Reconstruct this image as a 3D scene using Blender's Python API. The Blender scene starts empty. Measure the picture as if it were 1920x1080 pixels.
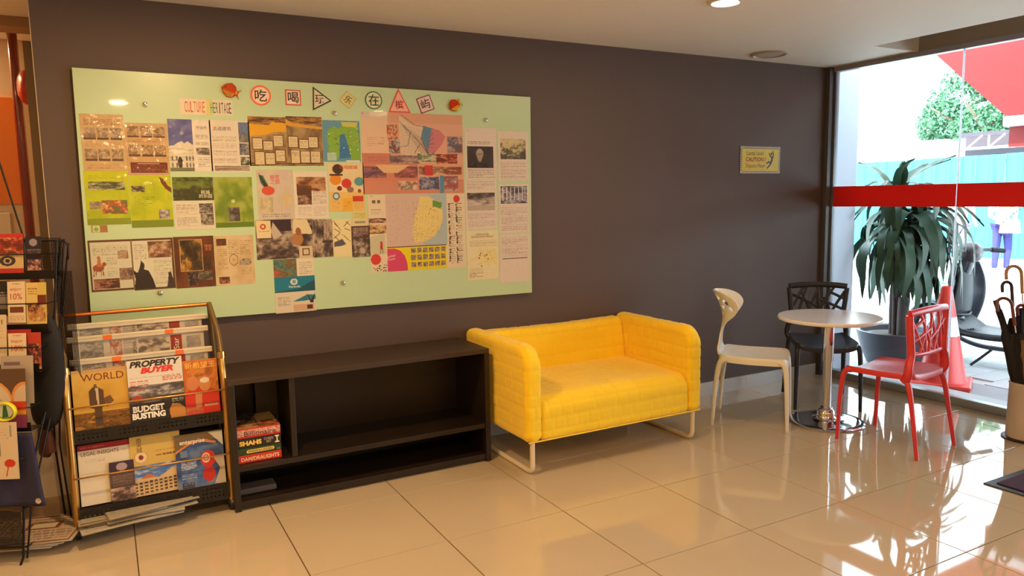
import bpy, bmesh, math, random
import numpy as np
from mathutils import Vector, Matrix, Euler
PI = math.pi
R = math.radians
random.seed(7)
S = bpy.context.scene
COL = S.collection

# ---------------------------------------------------------------- camera, light, exposure
cam_d = bpy.data.cameras.new('camera')
cam = bpy.data.objects.new('camera', cam_d)
COL.objects.link(cam)
cam.location = (-0.0287, -4.0823, 1.4854)
cam.rotation_euler = (1.4506, 0.0178, -0.5013)
cam_d.sensor_width = 36.0
cam_d.lens = 1400.93 / 1920 * 36.0
cam_d.clip_start = 0.05
cam_d.clip_end = 400
S.camera = cam
S.view_settings.view_transform = 'Standard'
S.view_settings.look = 'None'
S.view_settings.gamma = 1
S.view_settings.use_curve_mapping = False
S.view_settings.exposure = 0.35
S.cycles.use_denoising = True
S.cycles.max_bounces = 8
S.cycles.diffuse_bounces = 4
S.cycles.glossy_bounces = 4
S.cycles.transparent_max_bounces = 12
S.cycles.caustics_reflective = False
S.cycles.caustics_refractive = False
S.cycles.sample_clamp_indirect = 6

W = bpy.data.worlds.new('sky')
S.world = W
W.use_nodes = True
nt = W.node_tree
nt.nodes.clear()
wo = nt.nodes.new('ShaderNodeOutputWorld')
bg = nt.nodes.new('ShaderNodeBackground')
sky = nt.nodes.new('ShaderNodeTexSky')
sky.sky_type = 'HOSEK_WILKIE'
sky.turbidity = 5.0
sky.ground_albedo = 0.5
sky.sun_direction = Vector((-0.45, -0.35, 0.82)).normalized()
mx = nt.nodes.new('ShaderNodeMix')
mx.data_type = 'RGBA'
mx.inputs[0].default_value = 0.72
mx.inputs[7].default_value = (0.78, 0.91, 1.0, 1)      # thin bright haze over the blue
nt.links.new(sky.outputs[0], mx.inputs[6])
nt.links.new(mx.outputs[2], bg.inputs[0])
bg.inputs[1].default_value = 9.5
nt.links.new(bg.outputs[0], wo.inputs[0])

sd = bpy.data.lights.new('sun', 'SUN')
sd.energy = 16.0
sd.color = (1.0, 0.97, 0.92)
sd.angle = R(0.6)
so = bpy.data.objects.new('sun', sd)
COL.objects.link(so)
so.rotation_euler = Vector((-0.45, -0.35, 0.82)).to_track_quat('Z', 'Y').to_euler()

CEIL = 2.452
XW = 5.112          # window plane
LAMP_ENERGY = 33.0
LAMP_COLOR = (1.0, 0.62, 0.27)

# ---------------------------------------------------------------- helpers
def lin(c):
    return tuple(((v / 255) / 12.92 if v / 255 <= 0.04045 else ((v / 255 + 0.055) / 1.055) ** 2.4) for v in c)

MATS = {}
def mat(name, rgb, rough=0.5, metal=0.0, spec=0.5, var=0.06, vscale=9.0, bump=0.0, bscale=60.0, coat=0.0,
        emis=None, estr=0.0, alpha=1.0, sheen=0.0, trans=0.0, coatr=0.06):
    if name in MATS: return MATS[name]
    m = bpy.data.materials.new(name)
    m.use_nodes = True
    N = m.node_tree
    b = N.nodes['Principled BSDF']
    c = lin(rgb)
    tc = N.nodes.new('ShaderNodeTexCoord')
    nz = N.nodes.new('ShaderNodeTexNoise')
    nz.inputs['Scale'].default_value = vscale
    nz.inputs['Detail'].default_value = 3
    N.links.new(tc.outputs['Object'], nz.inputs['Vector'])
    rp = N.nodes.new('ShaderNodeMapRange')
    rp.inputs[3].default_value = 1 - var
    rp.inputs[4].default_value = 1 + var
    N.links.new(nz.outputs[0], rp.inputs[0])
    vm = N.nodes.new('ShaderNodeVectorMath')
    vm.operation = 'SCALE'
    vm.inputs[0].default_value = c
    N.links.new(rp.outputs[0], vm.inputs['Scale'])
    N.links.new(vm.outputs[0], b.inputs['Base Color'])
    b.inputs['Roughness'].default_value = rough
    b.inputs['Metallic'].default_value = metal
    b.inputs['Specular IOR Level'].default_value = spec
    b.inputs['Coat Weight'].default_value = coat
    b.inputs['Coat Roughness'].default_value = coatr
    b.inputs['Alpha'].default_value = alpha
    b.inputs['Transmission Weight'].default_value = trans
    if sheen:
        b.inputs['Sheen Weight'].default_value = sheen
    if bump:
        n2 = N.nodes.new('ShaderNodeTexNoise')
        n2.inputs['Scale'].default_value = bscale
        n2.inputs['Detail'].default_value = 4
        N.links.new(tc.outputs['Object'], n2.inputs['Vector'])
        bp = N.nodes.new('ShaderNodeBump')
        bp.inputs['Strength'].default_value = bump
        bp.inputs['Distance'].default_value = 0.004
        N.links.new(n2.outputs[0], bp.inputs['Height'])
        N.links.new(bp.outputs[0], b.inputs['Normal'])
    if emis:
        b.inputs['Emission Color'].default_value = (*emis, 1)
        b.inputs['Emission Strength'].default_value = estr
    MATS[name] = m
    return m

def print_mat(name, rough, coat, bump, bscale=14):
    m = bpy.data.materials.new(name)
    m.use_nodes = True
    N = m.node_tree
    b = N.nodes['Principled BSDF']
    a = N.nodes.new('ShaderNodeAttribute')
    a.attribute_name = 'print'
    N.links.new(a.outputs['Color'], b.inputs['Base Color'])
    b.inputs['Roughness'].default_value = rough
    b.inputs['Specular IOR Level'].default_value = 0.4
    b.inputs['Coat Weight'].default_value = coat
    b.inputs['Coat Roughness'].default_value = 0.08
    if bump:
        tc = N.nodes.new('ShaderNodeTexCoord')
        n2 = N.nodes.new('ShaderNodeTexNoise')
        n2.inputs['Scale'].default_value = bscale
        n2.inputs['Detail'].default_value = 2
        N.links.new(tc.outputs['Object'], n2.inputs['Vector'])
        bp = N.nodes.new('ShaderNodeBump')
        bp.inputs['Strength'].default_value = bump
        bp.inputs['Distance'].default_value = 0.02
        N.links.new(n2.outputs[0], bp.inputs['Height'])
        N.links.new(bp.outputs[0], b.inputs['Normal'])
        N.links.new(bp.outputs[0], b.inputs['Coat Normal'])
    return m
P_SLEEVE = print_mat('sleeved print', 0.35, 0.55, 0.25)
P_PAPER = print_mat('paper print', 0.75, 0.0, 0.0)
P_GLOSS = print_mat('glossy print', 0.35, 0.35, 0.1, 6)

def tag(o, label=None, cat=None, group=None, kind=None):
    if label: o['label'] = label
    if cat: o['category'] = cat
    if group: o['group'] = group
    if kind: o['kind'] = kind
    return o

def empty(name, loc=(0, 0, 0), rz=0.0, label=None, cat=None, group=None):
    o = bpy.data.objects.new(name, None)
    COL.objects.link(o)
    o.empty_display_size = 0.1
    o.location = loc
    o.rotation_euler = (0, 0, rz)
    return tag(o, label, cat, group)

def link(name, me, m=None, parent=None, loc=None, rot=None, smooth=None):
    o = bpy.data.objects.new(name, me)
    COL.objects.link(o)
    if m is not None and not me.materials: me.materials.append(m)
    if parent is not None: o.parent = parent
    if loc is not None: o.location = loc
    if rot is not None: o.rotation_euler = rot
    if smooth: shade(me, smooth)
    return o

def shade(me, ang=40):
    me.polygons.foreach_set('use_smooth', [True] * len(me.polygons))
    me.set_sharp_from_angle(angle=R(ang))

def bevel(o, w=0.003, seg=2):
    b = o.modifiers.new('bevel', 'BEVEL')
    b.width = w
    b.segments = seg
    b.limit_method = 'ANGLE'
    b.angle_limit = R(40)
    return o

class MB:
    """collects simple shapes, links them as one mesh"""
    def __init__(s): s.v = []; s.f = []
    def add(s, vs, fs, M=None):
        n = len(s.v)
        for p in vs:
            p = Vector(p)
            if M is not None: p = M @ p
            s.v.append(p)
        s.f += [tuple(i + n for i in f) for f in fs]
        return s
    def box(s, x0, x1, y0, y1, z0, z1, M=None):
        v = [(x, y, z) for z in (z0, z1) for y in (y0, y1) for x in (x0, x1)]
        return s.add(v, [(0, 2, 3, 1), (4, 5, 7, 6), (0, 1, 5, 4), (2, 6, 7, 3), (0, 4, 6, 2), (1, 3, 7, 5)], M)
    def prism(s, poly, y0, y1, axis='y', M=None):
        """poly of 2D points; extruded along the axis"""
        k = len(poly)
        def P(a, b, t):
            return {'y': (a, t, b), 'x': (t, a, b), 'z': (a, b, t)}[axis]
        v = [P(a, b, y0) for a, b in poly] + [P(a, b, y1) for a, b in poly]
        f = [tuple(range(k)), tuple(range(2 * k - 1, k - 1, -1))]
        f += [(i, i + k, (i + 1) % k + k, (i + 1) % k) for i in range(k)]
        return s.add(v, f, M)
    def tube(s, path, r, seg=8, closed=False, flat=1.0, M=None, up=(0, 0, 1)):
        pts = [Vector(p) for p in path]
        n = len(pts)
        rr = r if isinstance(r, (list, tuple)) else [r] * n
        T = []
        for i in range(n):
            a = pts[(i - 1) % n] if (closed or i > 0) else pts[i]
            b = pts[(i + 1) % n] if (closed or i < n - 1) else pts[i]
            T.append((b - a).normalized())
        u = Vector(up)
        if abs(T[0].dot(u)) > 0.95: u = Vector((1, 0, 0)) if abs(T[0].x) < 0.9 else Vector((0, 1, 0))
        X = (u - T[0] * u.dot(T[0])).normalized()
        v = []
        for i in range(n):
            X = (X - T[i] * X.dot(T[i])).normalized()
            Y = T[i].cross(X)
            for k in range(seg):
                a = 2 * PI * k / seg
                v.append(pts[i] + X * (rr[i] * math.cos(a)) + Y * (rr[i] * flat * math.sin(a)))
        f = []
        for i in range(n if closed else n - 1):
            j = (i + 1) % n
            for k in range(seg):
                l = (k + 1) % seg
                f.append((i * seg + k, i * seg + l, j * seg + l, j * seg + k))
        if not closed:
            f.append(tuple(range(seg - 1, -1, -1)))
            f.append(tuple(range((n - 1) * seg, n * seg)))
        return s.add(v, f, M)
    def lathe(s, prof, seg=32, M=None):
        v = []; f = []
        n = len(prof)
        for r, z in prof:
            for k in range(seg):
                a = 2 * PI * k / seg
                v.append((r * math.cos(a), r * math.sin(a), z))
        for i in range(n - 1):
            for k in range(seg):
                l = (k + 1) % seg
                f.append((i * seg + k, i * seg + l, (i + 1) * seg + l, (i + 1) * seg + k))
        f.append(tuple(range(seg - 1, -1, -1)))
        f.append(tuple(range((n - 1) * seg, n * seg)))
        return s.add(v, f, M)
    def quad(s, a, b, c, d): return s.add([a, b, c, d], [(0, 1, 2, 3)])
    def grid(s, fn, nu, nv, closed_u=False):
        v = [fn(i / nu, j / nv) for j in range(nv + 1) for i in range(nu + 1)]
        f = [(j * (nu + 1) + i, j * (nu + 1) + i + 1, (j + 1) * (nu + 1) + i + 1, (j + 1) * (nu + 1) + i)
             for j in range(nv) for i in range(nu)]
        return s.add(v, f)
    def mesh(s, name, fix=True):
        me = bpy.data.meshes.new(name)
        me.from_pydata([tuple(p) for p in s.v], [], s.f)
        me.validate()
        if fix:
            bm = bmesh.new(); bm.from_mesh(me)
            bmesh.ops.recalc_face_normals(bm, faces=bm.faces)
            bm.to_mesh(me); bm.free()
        me.update()
        return me
    def build(s, name, m, parent=None, loc=None, rot=None, smooth=None, bev=0, fix=True):
        o = link(name, s.mesh(name, fix), m, parent, loc, rot, smooth)
        if bev: bevel(o, bev)
        return o

def rbox(hx, hy, hz, r, step, disp=None, pre=None, arc=0):
    """rounded box surface as grids; pre() warps, disp() pushes points along the normal"""
    V = []; F = []
    h = np.array([hx, hy, hz])
    base = 0
    for ax in range(3):
        a, b = [(1, 2), (2, 0), (0, 1)][ax]
        na = max(2, int(round(2 * h[a] / step))); nb = max(2, int(round(2 * h[b] / step)))
        ga = np.linspace(-h[a], h[a], na + 1); gb = np.linspace(-h[b], h[b], nb + 1)
        A, B = np.meshgrid(ga, gb)
        for sg in (-1, 1):
            P = np.zeros((A.size, 3)); P[:, ax] = sg * h[ax]; P[:, a] = A.ravel(); P[:, b] = B.ravel()
            inner = np.clip(P, -(h - r), h - r)
            d = P - inner
            if arc:      # large radius along the front top edge
                cy, cz = -(hy - arc), hz - arc
                qy = cy - P[:, 1]; qz = P[:, 2] - cz
                k = (qy > 0) & (qz > 0)
                L2 = np.sqrt(qy ** 2 + qz ** 2); L2[L2 == 0] = 1
                rho = np.maximum(qy, qz); rin = np.minimum(rho, arc - r)
                for col, q, c0, sgn in ((1, qy, cy, -1), (2, qz, cz, 1)):
                    inner[:, col] = np.where(k, c0 + sgn * q / L2 * rin, inner[:, col])
                    d[:, col] = np.where(k, sgn * q / L2 * (rho - rin), d[:, col])
            L = np.linalg.norm(d, axis=1, keepdims=True); L[L == 0] = 1
            n = d / L
            Q = inner + n * r
            if disp is not None: Q = Q + n * disp(Q, n)[:, None]
            if pre is not None: Q = pre(Q)
            V.append(Q)
            i = np.arange(nb)[:, None] * (na + 1) + np.arange(na)[None, :] + base
            i = i.ravel()
            q = np.stack([i, i + 1, i + na + 2, i + na + 1], 1)
            if sg < 0: q = q[:, ::-1]
            F.append(q); base += A.size
    return np.concatenate(V), np.concatenate(F)

def np_mesh(name, V, F):
    me = bpy.data.meshes.new(name)
    me.vertices.add(len(V)); me.vertices.foreach_set('co', np.asarray(V, np.float32).ravel())
    n = F.shape[1]
    me.loops.add(F.size); me.loops.foreach_set('vertex_index', F.astype(np.int32).ravel())
    me.polygons.add(len(F)); me.polygons.foreach_set('loop_start', np.arange(0, F.size, n, dtype=np.int32))
    me.update(calc_edges=True)
    me.validate()
    return me

def text_mesh(s, w=None, h=None, bold=0.0, shear=0.0, depth=0.0, space=1.0):
    """text as a mesh centred on 0, in the xz plane facing -y; w,h force its size"""
    c = bpy.data.curves.new('lettering', 'FONT')
    c.body = s
    c.align_x = 'CENTER'
    c.offset = bold
    c.shear = shear
    c.resolution_u = 3
    c.space_line = 0.9
    c.space_character = space
    o = bpy.data.objects.new('lettering', c)
    COL.objects.link(o)
    me = bpy.data.meshes.new_from_object(o)
    bpy.data.objects.remove(o)
    n = len(me.vertices)
    co = np.empty(n * 3, np.float32); me.vertices.foreach_get('co', co); co = co.reshape(-1, 3)
    mn = co.min(0); mxx = co.max(0)
    cc = (mn + mxx) / 2; sz = mxx - mn
    sx = (w / sz[0]) if w else None
    sy = (h / sz[1]) if h else None
    if sx is None: sx = sy
    if sy is None: sy = sx
    out = np.zeros_like(co)
    out[:, 0] = (co[:, 0] - cc[0]) * sx
    out[:, 2] = (co[:, 1] - cc[1]) * sy
    me.vertices.foreach_set('co', out.ravel())
    me.update()
    return me

def letter(parent, s, x, z, rgb, w=None, h=None, bold=0.0, shear=0.0, y=None, rot=0.0, space=1.0):
    me = text_mesh(s, w, h, bold, shear, space=space)
    o = link('lettering', me, mat('ink %d %d %d' % rgb, rgb, 0.6, var=0.02), parent)
    o.location = (x, (-TH.get(parent.name, 0) - 0.0006 if y is None else y), z)
    o.rotation_euler = (0, rot, 0)
    return o

# ---------------------------------------------------------------- printed sheets
TH = {}
class Cv:
    """a sheet of print: colour cells in a fine grid, origin top left, in 0..1"""
    def __init__(s, w, h, bg, seed=1, res=400):
        s.w, s.h = w, h
        s.nx, s.ny = max(8, int(w * res)), max(8, int(h * res))
        s.a = np.zeros((s.ny, s.nx, 3)); s.a[:] = bg
        s.bg = bg
        s.r = np.random.RandomState(seed)
    def bx(s, x0, y0, x1, y1):
        return (max(0, int(round(y0 * s.ny))), min(s.ny, max(int(round(y0 * s.ny)) + 1, int(round(y1 * s.ny)))),
                max(0, int(round(x0 * s.nx))), min(s.nx, max(int(round(x0 * s.nx)) + 1, int(round(x1 * s.nx)))))
    def rect(s, x0, y0, x1, y1, c):
        a, b, d, e = s.bx(x0, y0, x1, y1); s.a[a:b, d:e] = c; return s
    def _xy(s):
        Y, X = np.mgrid[0:s.ny, 0:s.nx]
        return (X + .5) / s.nx, (Y + .5) / s.ny
    def ell(s, cx, cy, rx, ry, c, ring=None):
        X, Y = s._xy(); d = ((X - cx) / rx) ** 2 + ((Y - cy) / ry) ** 2
        m = d <= 1
        if ring: m &= d >= (1 - ring) ** 2
        s.a[m] = c; return s
    def poly(s, pts, c):
        X, Y = s._xy(); ins = np.zeros(X.shape, bool); n = len(pts)
        for i in range(n):
            x0, y0 = pts[i]; x1, y1 = pts[(i + 1) % n]
            if y0 == y1: continue
            k = ((y0 > Y) != (y1 > Y)) & (X < (x1 - x0) * (Y - y0) / (y1 - y0) + x0)
            ins ^= k
        s.a[ins] = c; return s
    def line(s, x0, y0, x1, y1, c, t=0.01):
        dx, dy = x1 - x0, y1 - y0; L = math.hypot(dx, dy) or 1
        nx, ny = -dy / L * t / 2, dx / L * t / 2
        return s.poly([(x0 + nx, y0 + ny), (x1 + nx, y1 + ny), (x1 - nx, y1 - ny), (x0 - nx, y0 - ny)], c)
    def photo(s, x0, y0, x1, y1, pal, grain=0.5, seed=0, bands=None):
        """a small picture: layered blotches in a few tones"""
        a, b, d, e = s.bx(x0, y0, x1, y1)
        H, Wd = b - a, e - d
        r = np.random.RandomState(seed + int(x0 * 997 + y0 * 613 + x1 * 51))
        v = np.zeros((H, Wd))
        for k, amp in ((3, 1.0), (7, .8), (15, grain * .7), (26, grain * .35)):
            g = r.rand(k + 2, k + 2)
            yy = np.linspace(0, k, H); xx = np.linspace(0, k, Wd)
            yi = yy.astype(int); xi = xx.astype(int); fy = (yy - yi)[:, None]; fx = (xx - xi)[None]
            v += amp * (g[yi][:, xi] * (1 - fy) * (1 - fx) + g[yi + 1][:, xi] * fy * (1 - fx) + g[yi][:, xi + 1] * (1 - fy) * fx + g[yi + 1][:, xi + 1] * fy * fx)
        if bands: v += bands * np.linspace(0, 1, H)[:, None]
        q = np.argsort(np.argsort(v.ravel())).reshape(v.shape) / v.size
        pal = np.array(pal, float)
        if len(pal) > 1:
            lum = pal.sum(1); pal = pal[np.argsort(lum)] if grain > .75 else pal
        q = np.round(q * 11) / 11 * (len(pal) - 1)
        i0 = np.minimum(q.astype(int), len(pal) - 2) if len(pal) > 1 else q.astype(int) * 0
        i1 = np.minimum(i0 + 1, len(pal) - 1); f = (q - i0)[..., None]
        mean = pal.mean(0)
        s.a[a:b, d:e] = np.round((pal[i0] * (1 - f) + pal[i1] * f) * .88 + mean * .12)
        return s
    def text(s, x0, y0, x1, y1, c, n=8, fill=0.5, seed=0):
        """rows of unreadably small print"""
        r = np.random.RandomState(seed + int(x0 * 331 + y0 * 977))
        for i in range(n):
            y = y0 + (y1 - y0) * (i + .5) / n
            hh = (y1 - y0) / n * fill / 2
            x = x0; end = x1 if (i + 1) % 5 else x0 + (x1 - x0) * .6
            while x < end:
                L = (.03 + .09 * r.rand())
                k = .8 + .35 * r.rand()
                cc = np.array(s.a[min(s.ny - 1, int(y * s.ny)), min(s.nx - 1, int(x * s.nx))])
                s.rect(x, y - hh, min(end, x + L), y + hh, tuple(np.clip(np.array(c) * k, 0, 255) * .6 + cc * .4))
                x += L + .012 + .015 * r.rand()
        return s
    def speck(s, x0, y0, x1, y1, cols, n=60, size=0.01, seed=0):
        r = np.random.RandomState(seed)
        for i in range(n):
            x = x0 + (x1 - x0) * r.rand(); y = y0 + (y1 - y0) * r.rand()
            q = size * (.6 + .8 * r.rand())
            s.rect(x, y, x + q, y + q * s.w / s.h, cols[r.randint(len(cols))])
        return s
    def frame(s, x0, y0, x1, y1, c, t=.012):
        u = t * s.w / s.h
        return s.rect(x0, y0, x1, y0 + u, c).rect(x0, y1 - u, x1, y1, c).rect(x0, y0, x0 + t, y1, c).rect(x1 - t, y0, x1, y1, c)
    def mesh(s, name, th=0.0006, bend=None, mask=None):
        A = np.clip(np.round(s.a), 0, 255).astype(np.int32)
        code = A[..., 0] * 65536 + A[..., 1] * 256 + A[..., 2]
        if mask is not None: code = np.where(mask, code, -1)
        st = np.ones(code.shape, bool); st[:, 1:] = code[:, 1:] != code[:, :-1]
        if bend: st[:, ::max(1, s.nx // 12)] = True
        ys, xs = np.nonzero(st)
        flat = ys * s.nx + xs
        nxt = np.append(flat[1:], s.nx * s.ny)
        xe = xs + (nxt - flat)
        keep = code[ys, xs] >= 0
        ys, xs, xe = ys[keep], xs[keep], xe[keep]
        cx, cz = s.w / s.nx, s.h / s.ny
        X0 = xs * cx - s.w / 2; X1 = xe * cx - s.w / 2
        Z0 = s.h / 2 - ys * cz; Z1 = s.h / 2 - (ys + 1) * cz
        yf = np.full(len(ys), -th)
        V = np.stack([np.stack([X0, yf, Z1], 1), np.stack([X1, yf, Z1], 1), np.stack([X1, yf, Z0], 1), np.stack([X0, yf, Z0], 1)], 1).reshape(-1, 3)
        F = np.arange(len(V)).reshape(-1, 4)
        C = A[ys, xs] / 255.0
        # sides and back
        w, h = s.w / 2, s.h / 2
        k = len(V)
        if mask is None:
            V = np.concatenate([V, np.array([(-w, -th, -h), (w, -th, -h), (w, -th, h), (-w, -th, h), (-w, 0, -h), (w, 0, -h), (w, 0, h), (-w, 0, h)])])
            F = np.concatenate([F, np.array([(0, 4, 5, 1), (1, 5, 6, 2), (2, 6, 7, 3), (3, 7, 4, 0), (4, 7, 6, 5)]) + k])
            C = np.concatenate([C, np.array([np.array(s.bg) / 255.0] * 5)])
        if bend:
            V = V.copy()
            V[:, 1] += bend * (V[:, 0] / w) ** 2 + bend * .3 * (V[:, 2] / h) ** 2
        me = np_mesh(name, V, F)
        C = C * .95
        C = np.where(C <= .04045, C / 12.92, ((C + .055) / 1.055) ** 2.4)
        at = me.attributes.new('print', 'FLOAT_COLOR', 'FACE')
        at.data.foreach_set('color', np.concatenate([C, np.ones((len(C), 1))], 1).astype(np.float32).ravel())
        return me
    def build(s, name, m, parent=None, loc=(0, 0, 0), rot=(0, 0, 0), th=0.0006, mask=None, bend=None):
        o = link(name, s.mesh(name, th, bend, mask), m, parent)
        o.location = loc
        o.rotation_euler = rot
        TH[o.name] = th
        return o

# ---------------------------------------------------------------- materials of the place
M_WALL = mat('taupe wall paint', (86, 69, 61), 0.6, var=0.05, vscale=2.5, bump=0.06, bscale=220)
M_CEIL = mat('ceiling paint', (232, 224, 212), 0.7, var=0.02, bump=0.05, bscale=120)
M_CREAM = mat('cream wall paint', (206, 186, 160), 0.7, var=0.03)
M_TILE = mat('polished beige tile', (192, 176, 150), 0.035, spec=0.62, var=0.035, vscale=3.0)
M_GROUT = mat('dark tile joint', (88, 70, 50), 0.8)
M_SKIRT = mat('pale skirting tile', (190, 188, 186), 0.15, var=0.03)
M_STEELG = mat('grey window frame', (120, 124, 130), 0.4, metal=0.5, var=0.03)
M_OUTW = mat('pale exterior plaster', (176, 188, 202), 0.8, var=0.03)
M_CHROME = mat('chrome', (225, 225, 228), 0.08, metal=1.0, var=0.01)
M_BLACKM = mat('black powder coated metal', (22, 20, 20), 0.4, var=0.1)
M_GOLD = mat('brushed brass', (196, 156, 92), 0.28, metal=0.9, var=0.06)
M_COPPER = mat('copper tube', (205, 120, 70), 0.25, metal=0.9, var=0.05)

# ---------------------------------------------------------------- room shell
def struct(name, mb, m, parent=None, **k):
    o = mb.build(name, m, parent, **k)
    if parent is None: o['kind'] = 'structure'
    return o

T = 0.6
X0R, Y0R = -3.6, -8.4
floor = struct('floor', MB().box(X0R, XW - 0.02, Y0R, 2.3, -0.12, -0.003), M_GROUT)
tile_me = {}
gap = 0.0023
for ix in range(-6, 9):
    for iy in range(-4, 14):
        xa, xb = ix * T, (ix + 1) * T
        ya, yb = -(iy + 1) * T, -iy * T
        if xb > XW: xb = XW - 0.035
        if iy < 0 and ix >= 0: continue
        if xa >= XW - .1: continue
        w, d = xb - xa - 2 * gap, yb - ya - 2 * gap
        key = (round(w, 4), round(d, 4))
        if key not in tile_me:
            mb = MB()
            e = 0.0012
            mb.add([(-w/2, -d/2, -0.008), (w/2, -d/2, -0.008), (w/2, d/2, -0.008), (-w/2, d/2, -0.008),
                    (-w/2, -d/2, -e), (w/2, -d/2, -e), (w/2, d/2, -e), (-w/2, d/2, -e),
                    (-w/2+e, -d/2+e, 0), (w/2-e, -d/2+e, 0), (w/2-e, d/2-e, 0), (-w/2+e, d/2-e, 0)],
                   [(0, 1, 5, 4), (1, 2, 6, 5), (2, 3, 7, 6), (3, 0, 4, 7), (4, 5, 9, 8), (5, 6, 10, 9), (6, 7, 11, 10), (7, 4, 8, 11), (8, 9, 10, 11), (3, 2, 1, 0)])
            tile_me[key] = mb.mesh('tile')
            tile_me[key].materials.append(M_TILE)
        o = bpy.data.objects.new('tile', tile_me[key])
        COL.objects.link(o); o.parent = floor
        # laid by hand: a hair of tilt from tile to tile
        o.location = ((xa + xb) / 2, (ya + yb) / 2, 0)
        o.rotation_euler = (random.uniform(-1, 1) * 0.0007, random.uniform(-1, 1) * 0.0007, 0)

struct('wall_back', MB().box(-0.245, XW + 0.03, 0.0, 0.14, -0.12, CEIL + 0.5), M_WALL)
edge = struct('trim_1', MB().box(-0.2485, -0.2451, -0.002, 0.004, 0, CEIL), mat('pale corner bead', (190, 165, 130), 0.5))
# ceiling with a shutter recess in front of the glass
ceil = MB()
ceil.box(X0R, 4.60, Y0R, 2.3, CEIL, CEIL + 0.25)
ceil.box(4.60, XW + .02, -0.72, 2.3, CEIL, CEIL + 0.25)
struct('ceiling', ceil, M_CEIL)
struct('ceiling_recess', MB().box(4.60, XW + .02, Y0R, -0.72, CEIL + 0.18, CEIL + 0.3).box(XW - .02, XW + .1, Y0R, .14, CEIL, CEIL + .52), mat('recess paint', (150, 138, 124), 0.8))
struct('wall_left', MB().box(X0R - .1, X0R, Y0R, 2.4, -0.12, CEIL + .2), M_CREAM)
struct('wall_front', MB().box(X0R - .1, XW + .1, Y0R - .1, Y0R, -0.12, CEIL + .2), M_CREAM)
struct('wall_rear_room', MB().box(X0R, -0.25, 2.3, 2.4, -0.12, CEIL + .2), M_CREAM)
struct('wall_rear_side', MB().box(-0.25, -0.2, .141, 2.4, -0.12, CEIL + .2), M_CREAM)
struct('wall_right', MB().box(XW - .02, XW + .1, Y0R, -5.6, -0.12, CEIL + .3), M_CREAM)

# skirting tiles along the dark wall
bb = struct('baseboard_back', MB().box(-0.24, 5.0, -0.006, 0.0, 0.0, 0.098), M_GROUT)
for i in range(0, 9):
    a, b = i * T + 0.02, (i + 1) * T + 0.02 - .002
    a = max(a, -0.24); b = min(b, 5.0)
    if b - a < .03: continue
    o = MB().box(a, b, -0.014, -0.001, 0.0, 0.10).build('tile', M_SKIRT, bb)
# front room corner frame (aluminium) and the glass wall
struct('trim_2', MB().box(XW - 0.075, XW - 0.03, -0.035, 0.0, 0.0, CEIL), mat('corner frame', (92, 92, 98), 0.45, metal=.3), bev=.003)
wn = struct('window_1', MB().box(XW - 0.035, XW + 0.035, -5.6, 0.0, 0.0, 0.055), mat('aluminium sill', (150, 156, 160), 0.35, metal=.4), bev=.004)
MB().box(XW - 0.03, XW + 0.03, -5.6, 0.0, CEIL - 0.035, CEIL).build('head_rail', mat('head rail', (150, 150, 164), .4, metal=.0), wn)
MB().box(XW - 0.02, XW + 0.02, -0.05, 0.0, 0.05, CEIL - .03).build('side_rail', M_STEELG, wn)
M_JOINT = bpy.data.materials.new('daylit white glass edge'); M_JOINT.use_nodes = True  # glass edge made white and translucent to stand in for reflected daylight
_n = M_JOINT.node_tree; _t = _n.nodes.new('ShaderNodeBsdfTranslucent'); _t.inputs[0].default_value = (.85, .86, .9, 1)
_n.links.new(_t.outputs[0], _n.nodes['Material Output'].inputs[0])
g = bpy.data.materials.new('window glass'); g.use_nodes = True
N = g.node_tree; N.nodes.clear()
go = N.nodes.new('ShaderNodeOutputMaterial'); gm = N.nodes.new('ShaderNodeMixShader'); gt = N.nodes.new('ShaderNodeBsdfTransparent')
gg = N.nodes.new('ShaderNodeBsdfGlossy'); gf = N.nodes.new('ShaderNodeFresnel')
gt.inputs[0].default_value = (.93, .97, .97, 1); gg.inputs['Roughness'].default_value = 0.0; gf.inputs[0].default_value = 1.35
N.links.new(gf.outputs[0], gm.inputs[0]); N.links.new(gt.outputs[0], gm.inputs[1]); N.links.new(gg.outputs[0], gm.inputs[2]); N.links.new(gm.outputs[0], go.inputs[0])
MATS['glass'] = g
M_FILM = mat('red window film', (214, 56, 50), 0.45, var=0.03)
_n = M_FILM.node_tree; _t = _n.nodes.new('ShaderNodeBsdfTranslucent'); _t.inputs[0].default_value = (.8, .06, .05, 1)
_m = _n.nodes.new('ShaderNodeMixShader'); _m.inputs[0].default_value = .6
_n.links.new(_n.nodes['Principled BSDF'].outputs[0], _m.inputs[1]); _n.links.new(_t.outputs[0], _m.inputs[2]); _n.links.new(_m.outputs[0], _n.nodes['Material Output'].inputs[0])
ys = [-0.02, -1.03, -2.12, -3.2, -4.3, -5.58]
for i in range(5):
    a, b = ys[i + 1] + .003, ys[i] - .003
    p = MB().quad((XW, a, .055), (XW, b, .055), (XW, b, CEIL - .03), (XW, a, CEIL - .03)).build('pane', g, wn, fix=False)
    MB().box(XW - .006, XW - .004, a, b, 1.370, 1.528).build('film_band', M_FILM, p)
for y in ys[1:-1]:
    MB().box(XW - .006, XW + .006, y - .004, y + .004, .05, CEIL - .03).build('glass_joint', M_JOINT, wn)
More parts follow.
